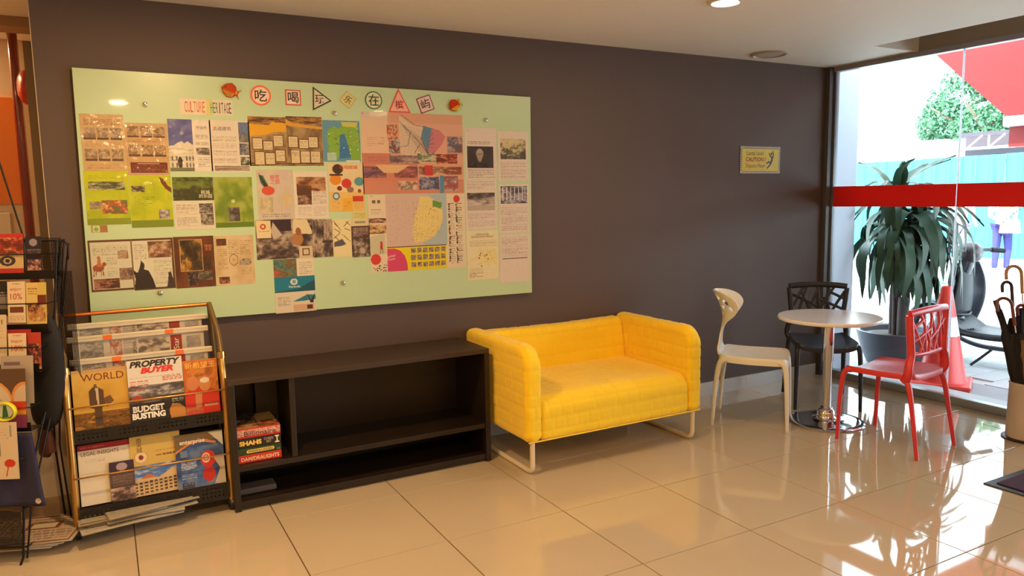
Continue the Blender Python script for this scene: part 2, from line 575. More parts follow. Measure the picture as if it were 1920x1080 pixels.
# ---------------------------------------------------------------- ceiling lamps and air outlet
M_LENS = mat('lit lamp lens', (255, 240, 220), 0.5, emis=(1.0, 0.86, 0.66), estr=22.0)
M_RING = mat('white lamp ring', (228, 220, 208), 0.5)
lamp_labels = {(2.822, -1.164): 'round ceiling downlight glowing at the top edge over the yellow sofa'}
for (x, y) in [(2.822, -1.164), (0.35, -1.35), (0.19, -4.06), (2.75, -4.06), (0.575, -6.58), (3.0, -6.6), (-1.9, -1.2), (-1.9, -4.0), (-0.95, 1.2)]:
    t = empty('ceiling_downlight', (x, y, CEIL), 0, lamp_labels.get((x, y), 'round recessed ceiling downlight outside the picture'), 'lamp', 'recessed ceiling downlights')
    MB().lathe([(.085, -.001), (.085, -.008), (.070, -.010), (.066, -.001)], 28).build('trim_ring', M_RING, t, smooth=40)
    MB().lathe([(.064, -.002), (.064, -.006)], 28).build('lens', M_LENS, t)
    ld = bpy.data.lights.new('lamp_glow', 'AREA'); ld.shape = 'DISK'; ld.size = 0.13
    ld.energy = LAMP_ENERGY * (0.20 if (x > 2.5) else .85 if y > -1.5 else 1.0) * (0.6 if x < -.5 else 1); ld.color = LAMP_COLOR
    lo = bpy.data.objects.new('lamp_glow', ld); COL.objects.link(lo); lo.parent = t; lo.location = (0, 0, -.012)
t = empty('ceiling_speaker', (4.149, -0.236, CEIL), 0, 'flat round ceiling speaker ring above the caution sign', 'ceiling speaker')
MB().lathe([(.125, -.0005), (.123, -.010), (.108, -.013), (.104, -.004)], 40).build('rim', mat('speaker rim', (176, 166, 150), .5), t, smooth=40)
MB().lathe([(.103, -.003), (.095, -.006), (.02, -.007)], 40).build('grille', mat('speaker grille', (190, 182, 170), .6), t, smooth=40)

# ---------------------------------------------------------------- glass notice board
bd = empty('glass_board', (1.1125, 0, 0.90), 0, 'large pale green glass notice board screwed to the dark wall', 'notice board')
M_BOARD = mat('green back-painted glass', (182, 206, 166), 0.30, var=0.015, coat=0.75, coatr=0.03)
rot = -0.0075
o = MB().box(-1.214, 1.214, -0.010, 0.010, -0.6035, 0.6035).build('glass_sheet', M_BOARD, bd, loc=(0, -0.024, 0.6015), rot=(0, -rot, 0), bev=.0015)
for (x, z) in [(0.195, 1.96), (1.111, 1.954), (2.021, 1.947), (0.199, 1.051), (1.115, 1.037)]:
    MB().lathe([(.012, 0), (.012, .006), (.009, .010), (.004, .011)], 16, M=Matrix.Translation((x - 1.1125, -.034, z - .9)) @ Matrix.Rotation(PI / 2, 4, 'X')).build('bolt', M_CHROME, bd, smooth=50)

GB = 'printed sheets stuck on the glass board'
YB = -0.0345
def sheet(key, name, cv, label, cat='poster', m=P_SLEEVE, rot=0.0, group=GB, dy=0.0, **k):
    x, z, w, h = POS[key]
    o = cv.build(name, m, None, (x, YB - dy, z), (0, rot, 0), **k)
    return tag(o, label, cat, group)
POS = {
'tanL':(0.007,1.777,0.181,0.262),'tanR':(0.191,1.749,0.186,0.246),'blue':(0.384,1.770,0.195,0.252),'textblue':(0.571,1.768,0.191,0.258),
'yelL':(0.756,1.797,0.190,0.250),'yelR':(0.946,1.801,0.188,0.256),'greenmap':(1.144,1.806,0.205,0.219),'pink':(1.560,1.744,0.612,0.451),
'lime1':(0.005,1.519,0.183,0.253),'lime2':(0.191,1.499,0.185,0.250),'jungle':(0.383,1.486,0.188,0.259),'green':(0.571,1.488,0.187,0.254),
'pale':(0.780,1.524,0.182,0.257),'brownphoto':(0.965,1.519,0.180,0.252),'circles':(1.160,1.558,0.198,0.260),'note':(1.228,1.404,0.081,0.044),
'notelow':(-0.040,1.374,0.068,0.034),'horse':(-0.003,1.198,0.182,0.245),'statue':(0.181,1.195,0.184,0.251),'dark':(0.368,1.194,0.186,0.257),
'parch':(0.559,1.192,0.190,0.255),'colA':(0.816,1.290,0.296,0.208),'colB':(1.018,1.286,0.105,0.205),'lines':(1.123,1.282,0.102,0.208),
'promo':(1.227,1.278,0.104,0.210),'teal':(0.855,1.040,0.213,0.288),'map':(1.573,1.298,0.592,0.435),'portrait':(1.982,1.750,0.209,0.300),
'house':(2.203,1.736,0.212,0.296),'street':(1.978,1.448,0.210,0.292),'hall':(2.203,1.420,0.210,0.297),'hotel':(1.982,1.144,0.212,0.297),
'last':(2.203,1.113,0.212,0.297),'banner':(0.469,1.958,0.245,0.078)}
def C(key, bg, seed=1, res=400):
    return Cv(POS[key][2], POS[key][3], bg, seed, res)
SEP = [(96, 72, 56), (140, 112, 88), (178, 150, 120), (206, 182, 150)]
TAN = (198, 168, 122)
c = C('tanL', TAN)
for r_ in range(2):
    for q in range(3):
        x = .06 + q * .3; y = .24 + r_ * .38
        c.photo(x, y, x + .27, y + .2, [(120, 100, 84), (150, 124, 100), (176, 152, 124), (200, 176, 140)], 1, q).rect(x, y + .17, x + .27, y + .21, (92, 66, 48))
c.text(.08, .08, .9, .2, (150, 100, 60), 4); c.text(.08, .48, .9, .58, (176, 132, 86), 3, .4); c.text(.08, .86, .9, .97, (176, 132, 86), 3, .4)
sheet('tanL', 'printed_sheet', c, 'tan printed sheet with six sepia photos at the top left of the glass board')
c = C('tanR', (196, 160, 114))
for r_ in range(2):
    for q in range(3):
        x = .06 + q * .3; y = .06 + r_ * .36
        c.photo(x, y, x + .27, y + .2, [(110, 84, 60), (140, 110, 80), (176, 142, 100), (186, 156, 120)], 1, q + 5).rect(x, y + .18, x + .27, y + .22, (92, 60, 40))
c.text(.06, .3, .9, .38, (170, 122, 76), 2, .4).rect(.08, .76, .94, .96, (112, 44, 30)).text(.12, .8, .9, .94, (160, 110, 84), 4, .4).rect(.25, .775, .75, .79, (230, 200, 160))
sheet('tanR', 'printed_sheet', c, 'tan printed sheet with six photos above a maroon text box')
c = C('blue', (222, 214, 200))
c.rect(0, 0, .57, .99, (92, 96, 160)).photo(0, 0, .57, .4, [(82, 86, 150), (90, 94, 158), (98, 100, 164)], .2)
c.poly([(0, .52), (.12, .5), (.22, .44), (.3, .42), (.36, .46), (.44, .42), (.57, .5), (.57, .99), (0, .99)], (214, 206, 186))
c.photo(.0, .56, .57, .66, [(170, 160, 140), (222, 214, 196), (236, 230, 214)], 1).photo(0, .72, .57, .8, [(150, 140, 120), (214, 206, 186), (236, 230, 214)], 1)
for x in (.03, .13, .36, .44, .51): c.ell(x + .03, .75, .02, .05, (110, 100, 90)).ell(x + .03, .88, .02, .05, (120, 108, 92))
c.ell(.24, .83, .06, .11, (60, 50, 46)).rect(0, .93, .57, 1, (112, 116, 90))
c.text(.63, .28, .93, .38, (130, 118, 100), 3).text(.63, .42, .93, .5, (130, 118, 100), 3).photo(.63, .54, .95, .68, [(76, 70, 66), (110, 100, 90), (196, 186, 170)], .3).text(.65, .72, .93, .92, (130, 118, 100), 6)
o = sheet('blue', 'printed_sheet', c, 'magazine page with a white domed building under a violet blue sky')
letter(o, '乔治市', .055, .088, (90, 70, 60), w=.05)
c = C('textblue', (220, 210, 194))
c.photo(.72, .03, .98, .42, [(84, 110, 160), (110, 130, 170), (90, 90, 90), (150, 140, 130)], .5, 3, 1).photo(.72, .44, .98, .66, [(60, 60, 60), (120, 120, 130), (160, 160, 160)], 1, 4).photo(.74, .7, .98, .86, [(220, 210, 194), (90, 100, 80), (60, 60, 60)], .4, 9)
for i in range(4): c.text(.06, .3 + i * .14, .36, .4 + i * .14, (150, 136, 118), 4).text(.38, .3 + i * .14, .66, .4 + i * .14, (150, 136, 118), 4)
c.photo(.08, .87, .96, .97, [(150, 140, 120), (190, 176, 156), (120, 100, 90)], 1)
o = sheet('textblue', 'printed_sheet', c, 'magazine page of grey text columns with blue photos along its right edge')
letter(o, '古迹建筑', -.035, .088, (70, 54, 46), w=.085)
for key, q in (('yelL', 0), ('yelR', 1)):
    c = C(key, (164, 136, 90))
    c.photo(0, 0, 1, 1, [(112, 88, 62), (140, 112, 76), (160, 134, 92), (178, 152, 108)], .5, 3 + q)
    c.photo(0, 0, 1, .14, [(70, 48, 34), (110, 74, 48), (160, 110, 60), (190, 140, 60)], 1, 5 + q)
    if q == 0: c.poly([(0, .15), (.55, .17), (.62, .1), (1, .12), (1, .3), (.7, .3), (.5, .36), (0, .4)], (222, 166, 40))
    else: c.poly([(0, .06), (.2, .14), (1, .2), (1, .25), (.1, .2), (0, .18)], (214, 160, 50))
    c.photo(0, .93, 1, 1, [(70, 48, 40), (120, 90, 70), (180, 150, 110)], 1, 6)
    for (x, y, w_, h_) in [(.1, .44, .24, .21), (.38, .5, .24, .17), (.66, .38, .24, .21), (.14, .72, .24, .25), (.42, .74, .24, .22), (.7, .68, .24, .22)]:
        x -= q * .04; y -= q * .03 * (1 if x < .5 else -1)
        c.rect(x - .02, y - .015, x + w_ + .02, y + h_ + .015, (104, 78, 56)).rect(x, y, x + w_, y + h_, (218, 202, 162)).text(x + .02, y + .02, x + w_ - .02, y + h_ - .02, (150, 126, 96), 7, .4)
    sheet(key, 'printed_sheet', c, ('left half of a brown and mustard map spread with six cream note boxes', 'right half of a brown and mustard map spread with six cream note boxes')[q])
c = C('greenmap', (96, 150, 176))
c.poly([(.12, .25), (.3, .14), (.45, .2), (.55, .05), (.95, .05), (1, .95), (.72, .95), (.66, .6), (.6, .45), (.5, .5), (.44, .85), (.36, .95), (.14, .9)], (128, 176, 64))
c.poly([(.45, .35), (.58, .32), (.64, .5), (.74, .9), (.42, .93)], (60, 120, 172)).rect(.1, .78, .34, .98, (170, 200, 180)).rect(.6, .96, .98, 1, (226, 220, 196))
c.speck(.14, .15, .98, .9, [(60, 110, 50), (240, 240, 230), (190, 90, 60), (70, 60, 50)], 60, .02).poly([(.5, .04), (.95, .04), (.9, .16), (.55, .14)], (196, 196, 90))
sheet('greenmap', 'island_map', c, 'small map of a green island in a blue sea', 'map')
# large pink heritage map
PK = (214, 158, 132)
c = C('pink', (216, 166, 140), 3)
c.rect(0, 0, .25, .7, (224, 190, 160)).rect(0, 0, .25, .08, (206, 190, 172)).rect(0, .5, .27, .66, (196, 124, 104)).rect(0, .82, 1, 1, (204, 136, 112)).rect(.25, 0, 1, .12, (212, 158, 128)).rect(.83, .27, 1, .5, (204, 140, 124))
c.text(.05, .3, .22, .42, (190, 140, 120), 5, .4).text(.05, .54, .22, .6, (170, 100, 90), 3, .4)
c.poly([(.36, .03), (.48, .14), (.62, .16), (.56, .34), (.62, .52), (.55, .55), (.37, .5), (.36, .3)], (214, 190, 164))
c.poly([(.6, .15), (.66, .17), (.7, .18), (.69, .3), (.65, .5), (.62, .46), (.57, .3)], (92, 132, 160)).poly([(.68, .18), (.76, .2), (.82, .28), (.78, .38), (.7, .5), (.64, .48), (.66, .34)], (200, 120, 126))
for i in range(14): c.line(.37 + i * .014, .12 + i * .012, .57 + i * .008, .5, (150, 130, 116), .0025)
for i in range(12): c.line(.37, .14 + i * .03, .6, .22 + i * .026, (150, 130, 116), .0025)
for a in [(.38, .02, .52, .15), (.52, .15, .62, .16), (.36, .1, .56, .36), (.56, .36, .66, .54), (.36, .42, .44, .4), (.44, .4, .47, .23), (.38, .5, .5, .5), (.5, .5, .56, .38), (.6, .56, .7, .48), (.57, .3, .64, .5)]: c.line(*a, (70, 50, 50), .005)
for i in range(10): c.line(.6 + i * .01, .17 + i * .006, .63 + i * .008, .42, (110, 100, 120), .002)
c.photo(.24, .15, .35, .33, [(170, 60, 40), (200, 120, 80), (226, 190, 160), (120, 90, 80)], .6, 1).photo(.26, .34, .36, .5, [(80, 110, 150), (226, 200, 170), (70, 60, 70), (180, 80, 60)], .6, 2)
c.photo(.84, .28, .99, .48, [(90, 90, 110), (140, 120, 130), (200, 170, 150), (110, 80, 80)], 1, 3).photo(.26, .52, .55, .63, [(100, 70, 80), (140, 120, 120), (200, 160, 140)], 1, 4)
c.rect(.0, .63, .53, .84, (204, 130, 104)).photo(0, .66, .22, .8, [(90, 60, 84), (130, 90, 100), (170, 110, 100)], 1, 5).photo(.3, .66, .53, .8, [(110, 60, 70), (150, 90, 90), (190, 120, 100)], 1, 6).poly([(.12, .64), (.45, .64), (.33, .74), (.2, .74)], (222, 180, 130))
c.rect(.53, .63, 1, .77, (214, 160, 120)).photo(.54, .66, .62, .76, [(120, 70, 60), (200, 170, 150), (90, 60, 60)], 1, 7).rect(.6, .645, .68, .77, (196, 60, 50)).photo(.68, .66, .98, .76, [(170, 70, 50), (220, 190, 150), (130, 110, 80), (110, 50, 50)], 1, 8)
c.photo(.53, .5, .72, .6, [(200, 180, 150), (110, 90, 80), (90, 130, 90), (214, 190, 160)], 1, 9).photo(.72, .5, .94, .62, [(150, 50, 40), (90, 40, 40), (210, 150, 110)], 1, 10)
c.photo(.33, .84, .52, .95, [(216, 170, 140), (200, 70, 50), (90, 140, 120), (226, 200, 170)], 1, 11).photo(.54, .79, .74, .95, [(90, 90, 130), (130, 130, 150), (180, 160, 160), (70, 60, 80)], 1, 12).rect(.75, .77, .79, 1, (84, 140, 170)).photo(.79, .78, .94, .97, [(200, 60, 50), (216, 176, 150), (110, 100, 110)], 1, 13)
o = sheet('pink', 'heritage_map', c, 'large pink street map with small photos filling the centre of the board', 'map', m=P_GLOSS)
letter(o, '9', -.295, .214, (70, 50, 60), h=.010)
# lime sheets
LM = (190, 198, 24)
c = C('lime1', LM)
c.photo(0, .3, 1, 1, [(176, 190, 26), (188, 198, 30), (158, 176, 36)], .2, 2, 1.5).rect(0, .88, 1, 1, (132, 150, 44))
c.photo(.08, .2, .92, .36, [(84, 88, 60), (150, 150, 110), (200, 196, 170), (60, 60, 44)], 1, 1).photo(.08, .56, .36, .7, [(120, 110, 90), (180, 160, 130)], .6, 2).photo(.36, .54, .94, .8, [(200, 80, 40), (220, 190, 130), (120, 100, 70), (90, 110, 60)], 1, 3)
c.text(.1, .08, .9, .16, (150, 160, 40), 3, .4)
sheet('lime1', 'printed_sheet', c, 'yellow green printed sheet with two wide photo strips at the left edge')
c = C('lime2', (180, 192, 30))
c.photo(0, .0, 1, 1, [(166, 182, 30), (184, 194, 30), (192, 200, 36)], .3, 5).rect(0, .86, 1, 1, (120, 140, 40)).photo(.06, .2, .36, .32, [(60, 50, 34), (200, 196, 160), (90, 80, 60)], 1, 1)
c.poly([(.72, .02), (.84, .08), (.92, .2), (1, .24), (1, .34), (.86, .26), (.76, .14)], (112, 60, 36)).photo(.66, .66, .92, .84, [(100, 96, 90), (160, 150, 150), (200, 196, 190)], .4, 2).text(.1, .4, .6, .6, (150, 164, 40), 5, .35)
sheet('lime2', 'printed_sheet', c, 'lime green printed sheet with a brown bird in its top right corner')
c = C('jungle', (214, 208, 188))
c.photo(0, 0, 1, .45, [(50, 62, 24), (84, 100, 40), (116, 136, 50), (64, 60, 40)], 1, 3, -.5).photo(.62, .5, .96, .7, [(60, 56, 50), (110, 104, 96), (170, 160, 150)], .6, 4).photo(.64, .71, .96, .92, [(70, 60, 50), (130, 120, 104), (180, 170, 160)], .6, 5)
c.text(.06, .52, .56, .72, (176, 150, 120), 6).text(.06, .76, .56, .94, (160, 150, 130), 6)
o = sheet('jungle', 'printed_sheet', c, 'page with a jungle photo across its top half and a white lower half')
letter(o, '槟城\n的乐园', .055, .045, (226, 220, 190), w=.06)
c = C('green', (126, 150, 48))
c.photo(0, 0, 1, 1, [(104, 130, 38), (126, 150, 46), (150, 166, 66), (166, 176, 92)], .3, 5).rect(0, .9, 1, 1, (96, 126, 36)).photo(.34, .6, .64, .88, [(60, 50, 44), (90, 84, 76), (140, 130, 120)], .4, 2).ell(.48, .48, .05, .035, (200, 206, 120))
sheet('green', 'printed_sheet', c, 'plain mossy green sheet with one small dark photo near its foot')
c = C('pale', (200, 184, 168))
c.photo(0, 0, 1, 1, [(196, 182, 160), (204, 190, 176), (196, 180, 176), (206, 194, 170)], .1, 4).poly([(.05, .1), (.18, .12), (.3, .3), (.36, .42), (.2, .36), (.1, .26)], (56, 110, 90)).poly([(.05, .05), (.1, .1), (.3, .34), (.2, .34)], (60, 50, 44))
c.ell(.3, .42, .18, .09, (206, 84, 60)).photo(.05, .56, .42, .86, [(176, 164, 120), (190, 180, 140), (206, 196, 170)], .6, 2).photo(.7, .5, .96, .75, [(200, 180, 130), (206, 190, 150)], .5, 3).text(.1, .88, .9, .96, (130, 120, 110), 2)
o = sheet('pale', 'printed_sheet', c, 'pale lilac sheet with a red flower and green leaves drawn top left')
letter(o, '娘惹\n之旅', .0, .078, (200, 70, 60), w=.05)
c = C('brownphoto', (220, 210, 194))
c.photo(.08, .12, .94, .42, [(90, 56, 40), (130, 84, 60), (180, 130, 90), (200, 160, 120)], .7, 3).rect(.08, .36, .52, .5, (90, 60, 46)).photo(.1, .5, .52, .7, [(70, 46, 40), (130, 96, 80), (180, 150, 130)], .7, 3)
c.text(.56, .42, .94, .7, (170, 156, 140), 8).text(.1, .74, .5, .95, (160, 146, 130), 7).text(.56, .74, .94, .95, (160, 146, 130), 7)
sheet('brownphoto', 'printed_sheet', c, 'white sheet with a brown interior photo over two text columns')
c = C('circles', (222, 204, 160))
c.rect(0, .6, 1, 1, (226, 190, 110)).rect(.35, .72, .65, 1, (230, 176, 60)).text(.4, .78, .6, .96, (190, 140, 60), 7).text(.04, .76, .3, .95, (200, 160, 90), 7).text(.7, .82, .95, .96, (200, 120, 90), 5)
for a in [(.27, .12, .15, .1, (70, 48, 40)), (.2, .34, .16, .11, (222, 140, 40)), (.5, .42, .14, .1, (200, 60, 50)), (.86, .38, .14, .09, (90, 150, 160)), (.3, .52, .07, .05, (120, 40, 30)), (.6, .55, .1, .06, (150, 110, 90)), (.2, .68, .1, .08, (90, 130, 170)), (.86, .58, .05, .04, (140, 70, 50))]: c.ell(*a)
c.ell(.2, .68, .06, .045, (210, 214, 206)).rect(.66, .68, .96, .8, (196, 66, 44)).rect(.04, .22, .4, .26, (80, 50, 40))
o = sheet('circles', 'printed_sheet', c, 'cream leaflet with orange, red and blue discs beside the big pink map')
letter(o, '吃喝槟城', .015, .108, (200, 50, 40), w=.10, h=.022)
sheet('note', 'paper_note', C('note', (214, 206, 130)).text(.1, .15, .9, .85, (170, 150, 90), 4), 'small yellow paper note under the leaflet with coloured discs', 'note', m=P_PAPER, dy=.001)
c = C('notelow', (170, 150, 90)); c.rect(.1, .1, .5, .9, (206, 214, 180)).ell(.3, .55, .14, .3, (130, 170, 60)).rect(.55, 0, 1, 1, (160, 116, 70))
sheet('notelow', 'paper_note', c, 'tiny green and brown stub under the left lime green sheet', 'note')
c = C('horse', (100, 60, 40)); c.rect(.04, .04, .99, .96, (204, 202, 176))
c.ell(.2, .54, .13, .07, (150, 80, 52)).poly([(.2, .34), (.26, .36), (.28, .52), (.16, .52)], (186, 110, 70)).ell(.22, .34, .04, .03, (176, 110, 80))
for x in (.1, .15, .25, .3): c.line(x, .58, x - .02 + .03 * (x > .2), .7, (140, 76, 50), .02)
c.ell(.34, .47, .05, .04, (150, 80, 52)).photo(.66, .22, .92, .38, [(130, 90, 60), (196, 170, 140), (150, 120, 90)], .6, 1).photo(.68, .56, .98, .8, [(120, 90, 70), (170, 140, 120), (70, 60, 60)], .6, 2).photo(.07, .76, .66, .95, [(90, 50, 40), (60, 34, 30), (180, 130, 110), (150, 100, 80)], .8, 3)
c.text(.1, .1, .9, .3, (160, 152, 130), 6).text(.4, .34, .64, .72, (170, 160, 138), 10)
sheet('horse', 'printed_sheet', c, 'framed page with a brown horse and rider at lower left of the board')
c = C('statue', (100, 60, 40)); c.rect(.01, .04, .94, .96, (208, 206, 182))
c.photo(.38, .06, .96, .38, [(90, 60, 48), (130, 90, 70), (200, 176, 150), (160, 120, 90)], .8, 4).text(.06, .1, .34, .4, (166, 158, 136), 8).text(.5, .42, .92, .9, (176, 168, 146), 14)
c.poly([(0, .98), (.04, .78), (.0, .6), (.1, .66), (.16, .55), (.2, .42), (.28, .5), (.26, .6), (.36, .62), (.46, .8), (.52, .98)], (48, 42, 42)).poly([(.78, .98), (.82, .84), (.84, .68), (.9, .66), (.94, .8), (1, .98)], (60, 52, 50))
sheet('statue', 'printed_sheet', c, 'page with black statue silhouettes beside the horse and rider page')
c = C('dark', (92, 52, 34)); c.photo(0, 0, 1, 1, [(84, 44, 28), (96, 54, 34), (120, 66, 40)], .3, 4).frame(.14, .06, .7, .68, (196, 170, 130), .012).photo(.155, .07, .685, .67, [(40, 30, 24), (60, 48, 36), (90, 66, 40), (200, 150, 60)], .7, 6)
c.photo(.3, .7, .54, .96, [(60, 50, 44), (110, 100, 90), (40, 34, 30)], .8, 3).photo(.56, .7, .92, .86, [(90, 84, 70), (140, 130, 116), (50, 50, 40)], .8, 5).photo(.7, .4, .9, .66, [(56, 40, 36), (80, 54, 40)], .5, 7)
o = sheet('dark', 'printed_sheet', c, 'dark brown page with a gilt framed picture and grey photos')
letter(o, '传统\n文化', .066, .07, (206, 120, 70), w=.034)
c = C('parch', (206, 182, 138)); c.photo(0, 0, 1, 1, [(196, 168, 122), (206, 182, 140), (214, 194, 156)], .2, 4).photo(.05, .06, .3, .2, [(70, 40, 30), (110, 70, 50)], .6, 2).photo(.62, .48, .92, .6, [(90, 80, 70), (200, 190, 170), (120, 110, 96)], .6, 3).photo(.06, .82, .34, .96, [(70, 40, 34), (120, 60, 40), (180, 150, 130)], .8, 5)
c.text(.34, .08, .6, .38, (160, 136, 100), 8).text(.64, .1, .92, .4, (160, 136, 100), 8).text(.06, .26, .3, .7, (164, 140, 104), 12).text(.64, .66, .92, .8, (164, 140, 104), 4)
for k in range(6):
    a0, a1 = PI / 6 + k * PI / 3, PI / 6 + (k + 1) * PI / 3
    c.line(.47 + .12 * math.cos(a0), .49 + .12 * math.sin(a0), .47 + .12 * math.cos(a1), .49 + .12 * math.sin(a1), (110, 90, 66), .014)
o = sheet('parch', 'printed_sheet', c, 'parchment coloured page with a small hexagon emblem in its middle')
letter(o, '壮', -.006, .003, (110, 84, 60), w=.014)
BW = [(54, 42, 44), (92, 76, 72), (140, 122, 108), (196, 178, 154)]
c = C('colA', (90, 74, 68)); c.photo(0, 0, 1, 1, BW, 1, 8).rect(.02, .03, .26, .46, (222, 204, 158)).rect(.26, 0, .62, .3, (58, 42, 52)).poly([(.3, .06), (.46, .4), (.3, .5), (.26, .3)], (190, 176, 160)).poly([(.66, 0), (.9, .02), (.98, .3), (.98, .4), (.64, .36)], (216, 200, 160))
c.ell(.72, .52, .1, .16, (170, 120, 76)).ell(.74, .32, .05, .1, (150, 96, 60)).rect(.74, .7, .98, 1, (206, 188, 150)).frame(.8, .76, .92, .94, (70, 44, 40), .014)
c.ell(.13, .17, .05, .07, (186, 60, 36)).ell(.13, .17, .025, .035, (222, 204, 158)).text(.05, .27, .24, .31, (170, 140, 110), 1)
sheet('colA', 'photo_collage', c, 'wide black and white photo collage with a cream label and a red ring', 'photo collage', m=P_GLOSS)
c = C('colB', (90, 74, 68)); c.photo(0, 0, 1, 1, BW, 1, 18).photo(.55, .05, 1, .55, [(150, 130, 120), (190, 170, 150), (110, 90, 80)], .4, 3).rect(.45, .56, 1, .62, (70, 54, 52))
sheet('colB', 'photo_collage', c, 'narrow black and white photo collage right of the wide one', 'photo collage', m=P_GLOSS)
c = C('lines', (224, 212, 160))
for a in [(.05, .03, .45, .3), (.1, .25, .4, .35), (.05, .5, .4, .36), (.5, .4, .95, .6), (.6, .2, .9, .05), (.7, .06, .95, .16), (.65, .25, .95, .3), (.1, .1, .3, .2), (.05, .42, .35, .58)]: c.line(*a, (80, 66, 60), .02)
c.poly([(.05, .6), (.5, .52), (.7, .66), (.5, .7), (.05, .72)], (92, 86, 100)).rect(.1, .72, .9, .96, (226, 214, 166))
sheet('lines', 'sketch_map', c, 'narrow cream sketch map of thin black street lines', 'map', m=P_GLOSS)
c = C('promo', (100, 80, 70)); c.photo(0, .5, 1, 1, BW, 1, 28).rect(0, 0, 1, .18, (214, 202, 160)).rect(.04, .18, .96, .5, (84, 58, 52)).text(.1, .22, .9, .46, (200, 186, 160), 5, .6)
o = sheet('promo', 'photo_collage', c, 'narrow promotional leaflet with round letters over a grey photo', 'leaflet', m=P_GLOSS)
letter(o, 'ooooo', 0, .088, (70, 54, 44), w=.06, h=.012, bold=.02)
c = C('teal', (214, 204, 180)); c.photo(0, 0, .57, .33, [(40, 110, 120), (130, 130, 90), (90, 90, 70), (180, 90, 70)], .7, 4).rect(.57, .02, .99, .33, (220, 210, 186)).text(.62, .06, .95, .3, (160, 148, 124), 7)
c.rect(0, .33, 1, .62, (28, 124, 150)).poly([(0, .62), (0, .6), (.6, .56), (.85, .46), (1, .42), (1, .62)], (30, 84, 100)).ell(.48, .43, .09, .06, (206, 214, 206)).ell(.48, .43, .05, .035, (120, 160, 164))
c.poly([(.42, .8), (.62, .74), (.8, .68), (1, .7), (1, .78), (.7, .8)], (50, 120, 140)).poly([(.8, .68), (.88, .8), (.98, .66), (.94, .84), (.86, .84)], (50, 44, 50)).rect(.43, .86, .95, .98, (206, 170, 140)).rect(.78, .88, .92, .96, (84, 50, 44)).text(.06, .7, .38, .88, (150, 140, 120), 7)
o = sheet('teal', 'travel_leaflet', c, 'teal sea leaflet with a white round emblem hanging at the board bottom', 'leaflet', m=P_GLOSS)
letter(o, 'Veranda', -.004, -.005, (226, 232, 226), w=.062)
# big walking map
c = C('map', (222, 206, 176), 4)
c.rect(.17, 0, .8, .68, (206, 180, 166)).poly([(.6, 0), (.8, 0), (.8, .68), (.5, .68), (.66, .56), (.76, .36), (.76, .2), (.66, .08)], (170, 186, 186))
c.poly([(.52, .03), (.62, .04), (.7, .1), (.75, .18), (.76, .3), (.72, .46), (.66, .56), (.56, .62), (.46, .64), (.43, .5), (.46, .3), (.5, .16)], (226, 206, 130)).poly([(.655, .08), (.75, .12), (.74, .2), (.65, .16)], (104, 150, 60))
c.speck(.2, .08, .5, .64, [(120, 110, 130), (110, 80, 80), (90, 90, 110)], 130, .004, 2).speck(.44, .08, .74, .6, [(150, 80, 50), (90, 80, 70), (110, 100, 90)], 170, .005, 3)
for i in range(9): c.line(.46 + .03 * i, .1 + .01 * i, .44 + .03 * i, .6, (206, 184, 120), .0025)
for i in range(8): c.line(.2, .1 + i * .06, .46, .06 + i * .065, (190, 166, 156), .002)
for i in range(2): c.speck(.815 + .08 * i, .12, .825 + .08 * i, .95, [(60, 50, 60), (150, 60, 50), (60, 90, 60)], 70, .012, 4 + i).text(.835 + .08 * i, .12, .885 + .08 * i, .95, (170, 156, 136), 30, .4)
c.rect(.0, .3, .17, .36, (90, 76, 64)).photo(0, .3, .17, .36, [(70, 60, 56), (200, 186, 160), (150, 90, 60)], 1, 3).photo(.0, .38, .17, .5, [(214, 190, 150), (200, 160, 100), (90, 60, 40)], .7, 4).text(.02, .18, .15, .26, (180, 160, 136), 4).rect(.04, .07, .07, .11, (110, 100, 90)).rect(.09, .07, .12, .11, (110, 100, 90))
c.poly([(.0, .54), (.15, .5), (.16, .76), (.0, .78)], (196, 190, 160)).ell(.115, .62, .012, .02, (190, 60, 50)).poly([(.105, .63), (.125, .63), (.13, .7), (.1, .7)], (190, 50, 44)).line(.108, .7, .1, .76, (70, 60, 60), .005).line(.122, .7, .13, .76, (70, 60, 60), .005)
c.ell(.055, .83, .05, .07, (204, 60, 56)).ell(.91, .07, .035, .05, (204, 60, 56)).speck(.02, .9, .16, .98, [(90, 90, 60), (60, 60, 60)], 24, .01, 8)
c.rect(.17, .69, .79, 1, (226, 206, 20)).poly([(.17, .7), (.24, .7), (.3, .73), (.345, .80), (.37, .9), (.375, 1), (.17, 1)], (206, 70, 110))
for r_ in range(3):
    for q in range(6):
        x = .41 + q * .063; y = .705 + r_ * .095
        c.photo(x, y, x + .05, y + .065, [(70, 56, 60), (140, 110, 100), (206, 180, 150), (90, 110, 110)], .7, r_ * 7 + q)
c.rect(.17, .68, .79, .69, (70, 60, 50))
o = sheet('map', 'walking_map', c, 'large cream walking map with yellow old town and magenta corner', 'map', m=P_GLOSS)
letter(o, 'Map', -.275, .208, (60, 50, 50), h=.008)
letter(o, 'Guided\nTours', -.175, -.138, (240, 206, 196), w=.055, rot=-.15)
def article(key, label, seed, body, title=None):
    c = C(key, (220, 206, 192)); body(c)
    o = sheet(key, 'printed_article', c, label, 'article')
    return o
